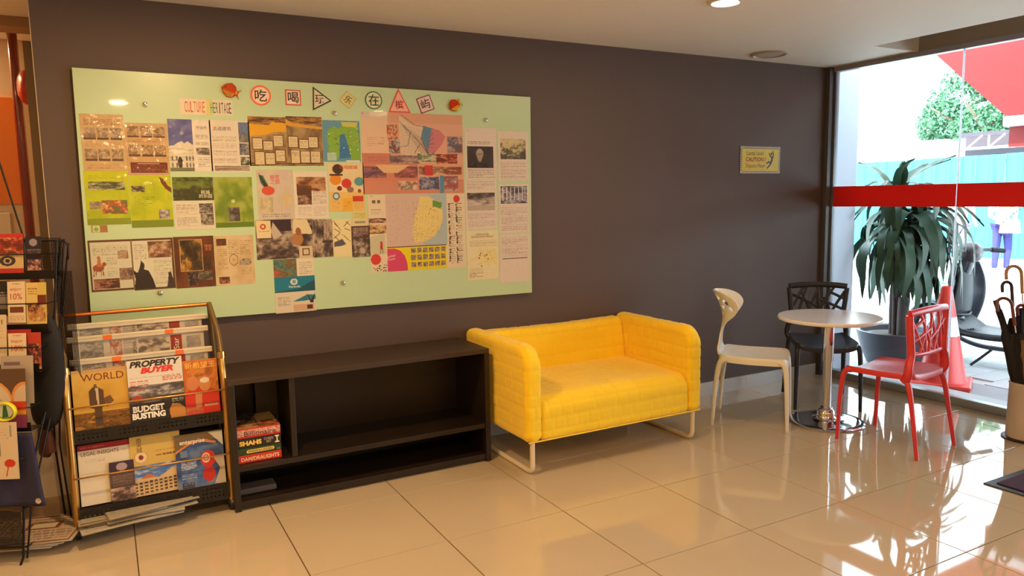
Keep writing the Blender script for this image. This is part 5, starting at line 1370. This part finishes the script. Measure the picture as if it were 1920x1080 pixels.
# ---------------------------------------------------------------- outside
GZ = -0.02
gr = struct('ground', MB().box(XW + .04, 60, -30, 40, -.3, GZ - .012), mat('pale concrete ground', (196, 198, 196), .85, var=.06, vscale=1.2))
struct('ground_kerb', MB().box(XW + .036, XW + .30, -6, .0, -.2, .018), mat('grey kerb stone', (168, 174, 176), .7), bev=.006)
M_PAVE = mat('pale grey paver', (190, 194, 198), .8, var=.1, vscale=4)
pm = MB().box(-.147, .147, -.097, .097, -.03, 0).mesh('paver'); pm.materials.append(M_PAVE)
for i in range(9):
    for j in range(11):
        o = bpy.data.objects.new('paver', pm); COL.objects.link(o); o.parent = gr
        o.location = (6.05 + i * .30 + (.15 if j % 2 else 0), -1.75 + j * .20, GZ + random.uniform(-.002, .002))
apron = struct('ground_apron', MB().box(XW + .30, 5.88, -6, 3, -.2, GZ), mat('smooth cement apron', (150, 156, 160), .75, var=.06))
struct('wall_outside', MB().box(XW + .045, 5.44, .0, .35, -.1, 4.0), M_OUTW)
struct('unseen_roof_block', MB().box(-3.6, XW + .12, -8.5, 2.4, CEIL + .52, CEIL + 1.6), M_OUTW)  # unseen upper part of the building, added to cast shadow on the ground outside

# red stair flank and its pale ledge outside
rp = empty('red_canopy', (7.5, -.1, 0), 0, 'big red sloping canopy flank with pale ledges outside the window', 'canopy')
M_REDW = mat('red painted cladding', (136, 18, 15), .6, var=.03)
MB().prism([(.86, 3.05), (.816, 2.882), (.071, 2.169), (-4.5, 2.157), (-4.5, 3.6), (.86, 3.6)], 0, .25, axis='x', M=None).build('red_flank', M_REDW, rp)
MB().box(-.04, .30, -4.5, .070, 2.066, 2.160).build('pale_ledge', mat('pale ledge', (190, 186, 196), .6), rp, bev=.005)
MB().box(.05, .25, -4.5, .055, 1.88, 2.066).build('red_lower_panel', M_REDW, rp)
MB().box(-2.25, .28, -.95, -.80, 2.62, 2.74).build('soffit_beam', mat('pale ledge', (190, 186, 196), .6), rp, bev=.004)
MB().box(-2.25, .28, -4.5, -.96, 2.70, 2.76).build('red_soffit', M_REDW, rp)
for y in (-1.8, -3.2): MB().box(.06, .18, y, y + .1, GZ, 1.88).build('column', M_OUTW, rp)

# turquoise corrugated hoarding
fe = empty('hoarding_fence', (17.0, 0, GZ), 0, 'turquoise corrugated metal hoarding across the street', 'fence')
M_TURQ = mat('turquoise sheet metal', (50, 146, 158), .6, var=.04)
shm = MB()
prof = [(0, 0), (.22, 0), (.25, -.04), (.31, -.04), (.34, 0), (.56, 0), (.59, -.04), (.65, -.04), (.68, 0), (.90, 0), (.915, -.03), (.93, 0)]
vs = [(d, y, 0) for y, d in prof] + [(d, y, 2.24) for y, d in prof]
k = len(prof)
shm.add(vs, [(i, i + 1, i + 1 + k, i + k) for i in range(k - 1)])
sme = shm.mesh('sheet'); sme.materials.append(M_TURQ)
for i in range(24):
    o = bpy.data.objects.new('fence_sheet', sme); COL.objects.link(o); o.parent = fe; o.location = (random.uniform(-.01, .01), -8 + i * .93, random.uniform(-.02, .02))
MB().box(-.10, -.05, -8, 14.3, 1.42, 1.50).build('cross_rail', mat('dark rail', (60, 90, 96), .6), fe)
# white single storey building behind with dark windows
wb = empty('white_building', (26, 10, GZ), 0, 'overexposed white building behind the turquoise hoarding', 'building')
M_WHB = mat('white render', (236, 238, 236), .8, var=.02)
MB().box(0, 6, -1.5, 16, 0, 10).build('wall', M_WHB, wb)
for (y0, y1, z0, z1) in [(3.9, 4.9, 3.7, 4.7), (1.0, 2.6, 3.72, 4.7), (6.0, 7.0, 3.7, 4.7)]:
    fm = MB().box(-.08, .0, y0, y1, z0, z1).build('window', mat('window frame', (200, 176, 160), .6), wb)
    MB().box(-.085, -.08, y0 + .06, y1 - .06, z0 + .06, z1 - .06).build('pane', mat('bright pane', (220, 226, 226), .3), fm)
MB().box(-.3, .02, -1.5, 16, 3.52, 3.62).build('sill_band', mat('grey band', (150, 150, 150), .7), wb)
lr = empty('low_roof', (19, 7, GZ), 0, 'pale low roof running behind the hoarding', 'roof')
MB().prism([(0, 2.3), (0, 2.45), (3, 3.0), (3, 2.85)], -5, 9, axis='y').build('roof_sheet', M_WHB, lr)
aw = empty('awning_truss', (17.9, 5.0, GZ), 0, 'dark awning with a pale triangular truss behind the hoarding', 'awning')
MB().box(0, .1, -6, 1.6, 2.72, 2.82).build('awning_roof', mat('dark awning', (70, 62, 70), .7), aw)
MB().box(0.3, .4, -6, 1.6, 2.3, 2.8).build('dark_backing', mat('dark backing', (84, 74, 80), .8), aw)  # plain dark sheet closing the space behind the truss bars
for i in range(14):
    y = 1.4 - i * .5
    MB().tube([(0, y, 2.45), (0, y - .35, 2.74)], .02, 6).build('truss_bar', M_WHB, aw)
    if i % 2: MB().tube([(0, y, 2.45), (0, y, 2.74)], .02, 6).build('truss_bar', M_WHB, aw)
MB().tube([(0, 1.6, 2.45), (0, -6, 2.45)], .03, 6).build('truss_chord', M_WHB, aw)

# tree with dense leaves behind
tr = empty('tree', (22.5, 8.2, GZ), 0, 'leafy green tree behind the dark awning outside', 'tree')
MB().tube(smooth_path([(0, 0, 0), (.1, 0, 1.5), (-.1, .1, 3.0), (0, 0, 4.2)], 4), radii(13, .2, .07), 10).build('trunk', mat('bark', (96, 82, 70), .9, bump=.5), tr, smooth=60)
for a in range(6):
    an = a * PI / 3
    MB().tube(smooth_path([(0, 0, 2.4), (.8 * math.cos(an), .8 * math.sin(an), 3.2), (1.7 * math.cos(an), 1.7 * math.sin(an), 3.9)], 4), radii(9, .08, .02), 6).build('branch', mat('bark', (96, 82, 70), .9), tr, smooth=60)
r = np.random.RandomState(5)
blobs = [(0, 0, 4.2, 1.5), (-.2, -1.2, 3.5, 1.1), (.2, 1.0, 3.9, 1.1), (0, -.9, 4.1, 1.0), (-.3, -2.0, 3.0, .8), (-.4, .1, 3.0, .9), (.1, 1.7, 3.5, .7), (-.2, -1.4, 2.9, .8), (0, 0.2, 4.9, .9)]
nl = 14000
bi = r.randint(0, len(blobs), nl)
B_ = np.array(blobs)[bi]
d = r.normal(size=(nl, 3)); d /= np.linalg.norm(d, axis=1, keepdims=True)
cpos = B_[:, :3] + d * (B_[:, 3] * (.75 + .3 * r.rand(nl)))[:, None]
a_ = r.normal(size=(nl, 3)); a_ /= np.linalg.norm(a_, axis=1, keepdims=True)
b_ = np.cross(a_, r.normal(size=(nl, 3))); b_ /= np.linalg.norm(b_, axis=1, keepdims=True)
sL = (.05 + .05 * r.rand(nl))[:, None]
V = np.stack([cpos - a_ * sL, cpos - b_ * sL * .5, cpos + a_ * sL, cpos + b_ * sL * .5], 1).reshape(-1, 3)
me = np_mesh('foliage', V, np.arange(nl * 4).reshape(-1, 4))
o = link('foliage', me, mat('tree leaf green', (70, 118, 84), .7, var=.35, vscale=3), tr); o['kind'] = 'stuff'

# ---------------------------------------------------------------- potted dracaena
pl = empty('potted_plant', (5.985, -.06, GZ), 0, 'tall potted dracaena with long drooping dark green leaves outside the glass', 'plant')
MB().lathe([(.22, 0), (.245, .02), (.30, .16), (.332, .28), (.338, .305), (.323, .31), (.300, .30), (.285, .26), (.0, .26)], 56).build('pot', mat('dark grey pot', (66, 68, 76), .45, var=.04), pl, smooth=40)
MB().lathe([(.282, .255), (.2, .262), (.0, .268)], 40).build('soil', mat('soil', (86, 74, 66), .95, var=.3, bump=.8), pl, smooth=60)
M_TRK = mat('woody stem', (74, 66, 64), .85, var=.2, bump=.6, bscale=40)
crowns = [((-.02, .05, 1.44), 0), ((.04, -.05, 1.28), 1), ((-.14, -.02, 1.15), 2), ((.10, .0, 1.08), 3)]
for (tip, i) in crowns:
    bx = (-.05, .03, -.02, .06)[i]; by = (0, .03, .05, -.02)[i]
    MB().tube(smooth_path([(bx, by, .25), (bx * 1.4, by, .65), ((bx + tip[0]) / 2, tip[1], .95), tip], 5), radii(16, .022, .016), 10).build('stem', M_TRK, pl, smooth=60)
MB().tube(smooth_path([(-.03, -.06, .25), (-.05, -.07, .46), (-.06, -.08, .60)], 4), radii(9, .048, .040), 12).build('cut_stem', M_TRK, pl, smooth=60)
M_LEAF = mat('dark glossy leaf', (40, 74, 52), .5, var=.2, vscale=2)
M_LEAFY = mat('young lime leaf', (130, 176, 60), .4, var=.1)
def leaf_mesh(L_, wd, lift, droop, wav, seed):
    rr = random.Random(seed)
    mb = MB(); n = 14; v = []
    x, z, a = 0.0, 0.0, R(lift)
    for i in range(n + 1):
        t = i / n
        w_ = wd * (math.sin(PI * min(1, t * .92 + .08)) ** .7) * (1 if t < .97 else .2)
        if i == n: w_ = .002
        side = wav * math.sin(t * 7 + seed)
        ph = .006 * math.sin(t * 22 + seed)
        v += [(x, -w_ / 2 + side, z + .010 + ph), (x, side, z - .004), (x, w_ / 2 + side, z + .010 - ph)]
        ds = L_ / n
        x += ds * math.cos(a); z += ds * math.sin(a)
        a -= R(droop) / n * (1.6 * math.sin(PI * min(1, t * 1.3)) + .3)
        a = max(a, R(-94))
    f = []
    for i in range(n):
        for k in range(2): f.append((i * 3 + k, i * 3 + k + 1, i * 3 + k + 4, i * 3 + k + 3))
    mb.add(v, f)
    me = mb.mesh('leaf', fix=False); shade(me, 80)
    return me
LT = {}
for kind, (lift, droop) in {'up': (66, 45), 'mid': (48, 85), 'out': (30, 130), 'low': (5, 100), 'hang': (-25, 75)}.items():
    LT[kind] = []
    for q in range(3):
        me = leaf_mesh(.58 + .08 * q, (.060 if kind != 'up' else .084) + .010 * q, lift, droop, .012, q * 3 + len(kind))
        me.materials.append(M_LEAF)
        LT[kind].append(me)
rr = random.Random(12)
def leaves(parent, c0, plan, scale=1.0, avoid=None):
    az = rr.uniform(0, 6)
    for kind, n in plan:
        for q in range(n):
            az += 2.399 + rr.uniform(-.2, .2)
            if avoid and avoid(az): continue
            o = bpy.data.objects.new('leaf', LT[kind][rr.randrange(3)]); COL.objects.link(o); o.parent = parent
            s = scale * rr.uniform(.8, 1.12)
            if math.cos(az - R(10)) > .7: s *= .84
            o.location = (c0[0], c0[1], c0[2] - rr.uniform(0, .12) * (1 if kind in ('low', 'hang') else .3))
            o.rotation_euler = (rr.uniform(-.25, .25), rr.uniform(-.12, .12), az)
            o.scale = (s, s, s)
av = lambda az: math.cos(az - R(135)) > .78    # leaves pressed against the plaster wall are missing
leaves(pl, crowns[0][0], [('up', 9), ('mid', 11), ('out', 9), ('low', 9)], .86, av)
for q, (ci, az, kd, s) in enumerate([(0, 192, 'mid', 1.0), (0, 200, 'out', 1.0), (2, 196, 'out', 1.05), (2, 188, 'mid', .9), (2, 205, 'low', 1.0), (0, 212, 'out', .9), (2, 214, 'out', 1.0)]):
    o = bpy.data.objects.new('leaf', LT[kd][q % 3]); COL.objects.link(o); o.parent = pl
    o.location = (crowns[ci][0][0], crowns[ci][0][1] - .03, crowns[ci][0][2] - .05 * q / 3); o.rotation_euler = (0, 0, R(az)); o.scale = (s, s * .7, s)
leaves(pl, crowns[1][0], [('mid', 9), ('out', 17), ('low', 18), ('hang', 18)], 1.12)
leaves(pl, crowns[2][0], [('out', 13), ('low', 16), ('hang', 17)], 1.08, av)
leaves(pl, crowns[3][0], [('out', 11), ('low', 13), ('hang', 15)], 1.04)
yl = leaf_mesh(.30, .07, 85, 12, .0, 2); yl.materials.append(M_LEAFY)
o = link('young_leaf', yl, None, pl, (-.02, .02, 1.44), (0, 0, R(250))); tag(o, 'upright lime green young leaf')
# palm fronds further right
pa = empty('palm_plant', (8.95, -.10, GZ), 0, 'palm with narrow feathery fronds reaching in from the right outside', 'plant')
MB().tube(smooth_path([(0, 0, 0), (.03, 0, .5), (0, .05, 1.3)], 4), radii(9, .06, .04), 10).build('trunk', M_TRK, pa, smooth=60)
MB().lathe([(.22, 0), (.28, .35), (.26, .36), (.0, .33)], 30).build('pot', mat('dark grey pot', (84, 88, 98), .45), pa, smooth=40)
M_PALM = mat('palm green', (44, 84, 58), .7, var=.2)
for q in range(11):
    az = q * 2.4 + .5; Lq = 1.0 + .15 * (q % 3)
    lift = R(60 - 9 * (q % 5))
    sp = []
    for i in range(13):
        t = i / 12
        sp.append(Vector((t * Lq * math.cos(lift) * 1.1, 0, 1.30 + Lq * (math.sin(lift) * t - .75 * t * t))))
    mb = MB(); mb.tube(sp, radii(13, .008, .002), 5)
    for i in range(2, 13):
        for s in (-1, 1):
            for dq in (0, .5):
                p = sp[i - 1].lerp(sp[i], dq)
                ln = .28 * math.sin(PI * min(1, (i / 13) * .85 + .12))
                e = p + Vector((ln * .6, s * ln * .75, -ln * .25))
                m_ = (p + e) / 2 + Vector((0, 0, .01))
                mb.add([p, m_ + Vector((.010, 0, 0)), e, m_ - Vector((.010, 0, 0))], [(0, 1, 2, 3)])
    mb.build('frond', M_PALM, pa, (0, 0, 0), (0, 0, az), fix=False)

# ---------------------------------------------------------------- traffic cone
cn = empty('traffic_cone', (5.60, -.70, GZ), R(28), 'red traffic cone with a silver band standing outside the glass', 'traffic cone')
M_CONE = mat('faded red cone plastic', (226, 66, 60), .4, var=.04)
def cr(z): return .165 - (.165 - .036) * (z - .05) / .72
MB().lathe([(cr(.05) + .012, .045), (cr(.07), .07), (cr(.40), .40)], 40).build('lower_body', M_CONE, cn, smooth=40)
MB().lathe([(cr(.40) + .001, .40), (cr(.545) + .001, .545)], 40).build('reflective_band', mat('silver reflective band', (206, 210, 216), .35, metal=.2), cn, smooth=40)
MB().lathe([(cr(.545), .545), (cr(.765), .765), (.030, .775), (.026, .77)], 40).build('upper_body', M_CONE, cn, smooth=40)
MB().box(-.20, .20, -.20, .20, .018, .048).build('base', M_CONE, cn, bev=.012)
for sx in (-1, 1):
    for sy in (-1, 1): MB().box(sx * .15 - .04, sx * .15 + .04, sy * .15 - .04, sy * .15 + .04, 0, .018).build('foot', M_CONE, cn)

# ---------------------------------------------------------------- scooter
sc = empty('scooter', (6.72, -.08, GZ), 0, 'dark grey motor scooter parked outside the glass at the right edge', 'scooter')
M_SCO = mat('dark grey scooter paint', (46, 52, 62), .25, var=.04, coat=.5)
M_SCB = mat('scooter black plastic', (36, 40, 46), .5)
M_RUB = mat('tyre rubber', (28, 28, 32), .8)
sc.scale = (1.03, 1.03, 1.03)
# heading +y, wheel centres at y=+.05 and y=-1.2
for y in (.14, -1.18):
    wl_ = MB(); n = 40
    wl_.tube([(0, y + .185 * math.cos(2 * PI * k / n), .235 + .185 * math.sin(2 * PI * k / n)) for k in range(n)], .048, 12, closed=True, up=(1, 0, 0)); wl_.build('tyre', M_RUB, sc, smooth=60)
    wh = MB().lathe([(.14, -.03), (.135, -.02), (.05, -.035), (.05, .035), (.135, .02), (.14, .03)], 32, M=Matrix.Translation((0, y, .235)) @ Matrix.Rotation(PI / 2, 4, 'Y')).build('wheel_rim', mat('wheel grey', (150, 156, 162), .35, metal=.6), sc, smooth=40)
# leg shield: shell lofted over height, seen from the rider side
def shield(u, v):
    x = (u * 2 - 1)
    z = .15 + .69 * v
    hw = .15 + .125 * math.sin(PI * min(1, .15 + v * .72)) - .05 * max(0, v - .8) * 5 * .4
    yc = .03 - .07 * math.sin(PI * v * .9) - .08 * v
    return (x * hw, yc - .045 + .14 * (1 - x * x) * (1 - .3 * v) , z)
o = MB().grid(shield, 24, 26).build('leg_shield', M_SCO, sc, smooth=70, fix=False)
q = o.modifiers.new('thickness', 'SOLIDIFY'); q.thickness = .05; q.offset = 0; q2 = o.modifiers.new('bevel', 'BEVEL'); q2.width = .012; q2.segments = 3
MB().tube([(-.20, -.03, .41), (-.12, -.10, .385), (0, -.15, .38), (.12, -.10, .385), (.20, -.03, .41)], .012, 8).build('shield_trim', M_SCB, sc, smooth=60)
def infill(u, v):
    x = u * 2 - 1; z = .22 + .56 * v
    hw = .20 * (1 - .5 * v)
    return (x * hw, -.02 - .035 * math.sin(PI * v) - .03 * (1 - x * x) - .09 * v, z)
o = MB().grid(infill, 16, 16).build('inner_cover', M_SCB, sc, smooth=70, fix=False); q = o.modifiers.new('thickness', 'SOLIDIFY'); q.thickness = .03
def fender(u, v):
    a = R(-10) + R(170) * v; x = (u * 2 - 1)
    rr_ = .27 - .05 * x * x
    return (x * .075, .14 + rr_ * math.cos(a), .235 + rr_ * math.sin(a))
o = MB().grid(fender, 8, 18).build('front_fender', M_SCO, sc, smooth=70, fix=False); q = o.modifiers.new('thickness', 'SOLIDIFY'); q.thickness = .008
MB().tube([(0, .12, .235), (0, .03, .50), (0, -.10, .86)], .028, 10).build('steering_column', M_SCB, sc, smooth=60)
# floorboard with curved sides and ribs
def board(u, v):
    x = (u * 2 - 1) * (.17 + .05 * math.sin(PI * v)); y = -.02 - .74 * v
    z = .235 - .03 * math.sin(PI * v) + (.10 * max(0, .22 - v) / .22) ** 1 + .02 * (abs(u * 2 - 1) ** 4)
    return (x, y, z)
o = MB().grid(board, 16, 24).build('floorboard', M_SCB, sc, smooth=60, fix=False); q = o.modifiers.new('thickness', 'SOLIDIFY'); q.thickness = .05
for i in range(4):
    x = -.12 + i * .035
    MB().tube([(x, -.20, .27), (x, -.30, .235), (x, -.55, .215), (x, -.70, .225)], .006, 6).build('floor_rib', M_CHROME if i == 0 else M_SCO, sc, smooth=60)
MB().tube(smooth_path([(-.205, .0, .30), (-.235, -.28, .195), (-.235, -.5, .17), (-.22, -.76, .20), (-.20, -.95, .36)], 5), .020, 10).build('side_skirt', M_SCO, sc, smooth=60)
def tail(u, v):
    a = u * 2 * PI; y = -.66 - .80 * v
    hw = .14 + .06 * math.sin(PI * min(1, v + .15)); hz = .20 * math.sin(PI * (v * .75 + .2)) + .02
    return (hw * math.cos(a), y, .50 + .06 * v + hz * math.sin(a))
MB().grid(tail, 28, 16).build('rear_body', M_SCO, sc, smooth=70, fix=False)
MB().prism([(-.64, .70), (-.72, .76), (-1.05, .75), (-1.30, .82), (-1.46, .84), (-1.46, .78), (-1.0, .68)], -.13, .13, axis='x').build('saddle', M_SCB, sc, bev=.03)
MB().tube([(-.03, -.60, .20), (-.08, -.66, .02), (-.13, -.66, .004)], .012, 8).build('stand_leg', M_BLACKM, sc, smooth=60)
MB().tube([(-.20, -.50, .18), (-.26, -.42, .08), (-.30, -.36, .012)], .011, 8).build('side_stand', M_BLACKM, sc, smooth=60)
# headset
MB().tube(smooth_path([(0, -.06, .74), (0, -.10, .82), (0, -.135, .92)], 5), radii(11, .105, .06), 16, flat=.8, up=(1, 0, 0)).build('neck_cover', M_SCO, sc, smooth=60)
hs = MB(); hs.lathe([(.0, -.09), (.06, -.085), (.085, -.05), (.09, 0), (.085, .05), (.05, .075), (.0, .08)], 24, M=Matrix.Translation((0, -.13, .925)) @ Matrix.Rotation(R(-80), 4, 'X')).build('headset_cowl', mat('brown grey cowl', (72, 62, 68), .4), sc, smooth=60)
MB().lathe([(.0, .0), (.06, .0), (.055, .03), (.0, .045)], 24, M=Matrix.Translation((0, -.055, .93)) @ Matrix.Rotation(R(-85), 4, 'X')).build('headlamp', mat('headlamp glass', (206, 214, 220), .15), sc, smooth=60)
MB().tube(smooth_path([(-.31, -.21, .93), (-.18, -.16, .94), (0, -.14, .93), (.18, -.16, .94), (.31, -.21, .93)], 5), .016, 10).build('handlebar', M_SCB, sc, smooth=60)
for s in (-1, 1):
    MB().tube([(s * .24, -.18, .937), (s * .35, -.225, .925)], .022, 12).build('grip', M_RUB, sc, smooth=60)
    MB().tube([(s * .20, -.14, .945), (s * .32, -.13, .94)], .006, 8).build('brake_lever', M_CHROME, sc, smooth=60)

# ---------------------------------------------------------------- white car, right edge
car = empty('car', (13.6, -1.2, GZ), 0, 'white car parked by the hoarding at the right edge', 'car')
M_CAR = mat('white car paint', (236, 238, 240), .2, coat=.8, var=.01)
prof = [(3.55, .30), (3.62, .55), (3.55, .88), (3.35, 1.0), (2.9, 1.06), (2.2, 1.42), (.9, 1.46), (.1, 1.05), (-.7, .90), (-.9, .6), (-.85, .30)]
MB().prism(prof, -.85, .85, axis='x').build('body', M_CAR, car, bev=.09)
MB().prism([(2.75, 1.05), (2.12, 1.36), (.95, 1.39), (.25, 1.03)], -.86, .86, axis='x').build('side_windows', mat('dark car glass', (60, 74, 84), .1), car, bev=.01)
for y in (2.75, 0.0):
    for s in (-1, 1):
        n = 36; cx = s * .80
        MB().tube([(cx, y + .25 * math.cos(2 * PI * k / n), .32 + .25 * math.sin(2 * PI * k / n)) for k in range(n)], .075, 10, closed=True, up=(1, 0, 0)).build('tyre', M_RUB, car, smooth=60)
        MB().lathe([(.0, .03), (.05, .03), (.19, .0), (.20, .03), (.19, -.05), (.0, -.05)], 24, M=Matrix.Translation((cx + s * .03, y, .32)) @ Matrix.Rotation(PI / 2 * s, 4, 'Y')).build('wheel_rim', mat('alloy', (150, 170, 176), .3, metal=.6), car, smooth=40)
        for k in range(5):
            a = k * 2 * PI / 5
            MB().tube([(cx + s * .06, y, .32), (cx + s * .055, y + .19 * math.cos(a), .32 + .19 * math.sin(a))], .02, 6).build('spoke', mat('alloy', (150, 170, 176), .3), car)
MB().box(-.87, -.60, 3.30, 3.60, .82, .96).build('tail_light', mat('tail light red', (206, 50, 60), .2), car, bev=.03)

# ---------------------------------------------------------------- two people far away
def person(loc, rz, label, joints, rads, garments, skin=(196, 150, 120), hair=(40, 30, 28), sc_=1.0):
    t = empty('person', loc, rz, label, 'person', None)
    t.scale = (sc_, sc_, sc_)
    def skinned(name, edges, m, extra=0.0):
        names = sorted({a for e in edges for a in e}); idx = {n: i for i, n in enumerate(names)}
        me = bpy.data.meshes.new(name); me.from_pydata([joints[n] for n in names], [(idx[a], idx[b]) for a, b in edges], [])
        o = link(name, me, m, t)
        md = o.modifiers.new('skin', 'SKIN'); md.use_smooth_shade = True
        root = 'pelvis' if 'pelvis' in idx else names[0]
        for n, i in idx.items():
            q = rads[n]; me.skin_vertices[0].data[i].radius = (q + extra, q + extra); me.skin_vertices[0].data[i].use_root = (n == root)
        sb = o.modifiers.new('smooth', 'SUBSURF'); sb.levels = 1; sb.render_levels = 1
        return o
    body = [('pelvis', 'waist'), ('waist', 'chest'), ('chest', 'neck'), ('neck', 'head'), ('head', 'crown')]
    for s in 'lr':
        body += [('chest', 'sh' + s), ('sh' + s, 'el' + s), ('el' + s, 'wr' + s), ('wr' + s, 'hand' + s), ('pelvis', 'hip' + s), ('hip' + s, 'kn' + s), ('kn' + s, 'an' + s), ('an' + s, 'toe' + s)]
    skinned('body', body, mat('skin %d' % skin[0], skin, .6))
    skinned('shirt', [('pelvis', 'waist'), ('waist', 'chest'), ('chest', 'shl'), ('chest', 'shr'), ('shl', 'ell'), ('shr', 'elr')], mat('cloth %d %d %d' % garments[0], garments[0], .8), .012)
    skinned('trousers', [('pelvis', 'hipl'), ('pelvis', 'hipr'), ('hipl', 'knl'), ('hipr', 'knr'), ('knl', 'anl'), ('knr', 'anr')], mat('cloth %d %d %d' % garments[1], garments[1], .8), .016)
    h = Vector(joints['head'])
    MB().lathe([(.0, .14), (.06, .125), (.095, .07), (.10, .01), (.092, -.03), (.07, -.06)], 20, M=Matrix.Translation(h + Vector((0, .022, .02)))).build('hair', mat('dark hair', hair, .6), t, smooth=60)
    return t
J = dict(pelvis=(0, 0, .93), waist=(0, 0, 1.08), chest=(0, -.01, 1.32), neck=(0, 0, 1.47), head=(0, -.01, 1.58), crown=(0, -.01, 1.70),
         shl=(.18, 0, 1.40), ell=(.22, .06, 1.12), wrl=(.22, -.04, .90), handl=(.22, -.07, .81), shr=(-.18, 0, 1.40), elr=(-.22, -.06, 1.12), wrr=(-.20, -.20, .95), handr=(-.20, -.26, .88),
         hipl=(.09, 0, .88), knl=(.10, -.16, .50), anl=(.10, -.12, .10), toel=(.10, -.26, .04), hipr=(-.09, 0, .88), knr=(-.09, .02, .48), anr=(-.09, .22, .12), toer=(-.09, .12, .04))
Q = dict(pelvis=.12, waist=.105, chest=.125, neck=.05, head=.088, crown=.06, shl=.06, ell=.042, wrl=.03, handl=.032, shr=.06, elr=.042, wrr=.03, handr=.032, hipl=.085, knl=.058, anl=.04, toel=.035, hipr=.085, knr=.058, anr=.04, toer=.035)
person((14.2, 4.28, GZ), R(95), 'person in a white top and grey trousers walking along the hoarding', J, Q, [(226, 226, 226), (120, 112, 124)], sc_=.92)
J2 = dict(J); J2.update(knl=(.10, -.04, .50), anl=(.10, 0, .10), toel=(.10, -.13, .04), knr=(-.10, -.02, .50), anr=(-.10, .02, .10), toer=(-.10, -.11, .04), elr=(-.24, .0, 1.14), wrr=(-.16, -.20, 1.05), handr=(-.10, -.26, 1.05))
person((13.9, 3.35, GZ), R(-40), 'person in a pale top and dark blue trousers holding a pink bag', J2, Q, [(214, 226, 232), (50, 50, 110)], sc_=.92)
bg_ = empty('hand_bag', (13.75, 3.15, .72), 0, 'pink and red bag carried by the person in blue trousers', 'bag')
MB().prism([(-.16, 0), (.16, 0), (.13, .24), (-.13, .24)], -.05, .05).build('bag_body', mat('pink bag', (222, 90, 110), .6), bg_, (0, 0, 0), (0, 0, R(-50)), bev=.02)
MB().tube(smooth_path([(-.09, 0, .23), (-.05, 0, .36), (.05, 0, .36), (.09, 0, .23)], 5), .008, 6).build('strap', mat('pink bag', (222, 90, 110), .6), bg_, (0, 0, 0), (0, 0, R(-50)))
BINPOS = (8.37, .92, GZ)
# street furniture glimpsed behind the plant
bn = empty('green_bin', BINPOS, R(10), 'small pale green bin standing behind the plant pot outside', 'bin')
MB().lathe([(.0, 0), (.13, 0), (.15, .46), (.16, .47), (.14, .48), (.12, .05)], 24).build('bin_body', mat('pale green plastic', (110, 206, 160), .5), bn, smooth=40)
MB().lathe([(.165, .475), (.165, .495), (.05, .53), (.0, .53)], 24).build('lid', mat('pale green plastic', (110, 206, 160), .5), bn, smooth=40)
# materials shared by plain names on every lone mesh get smooth shading already
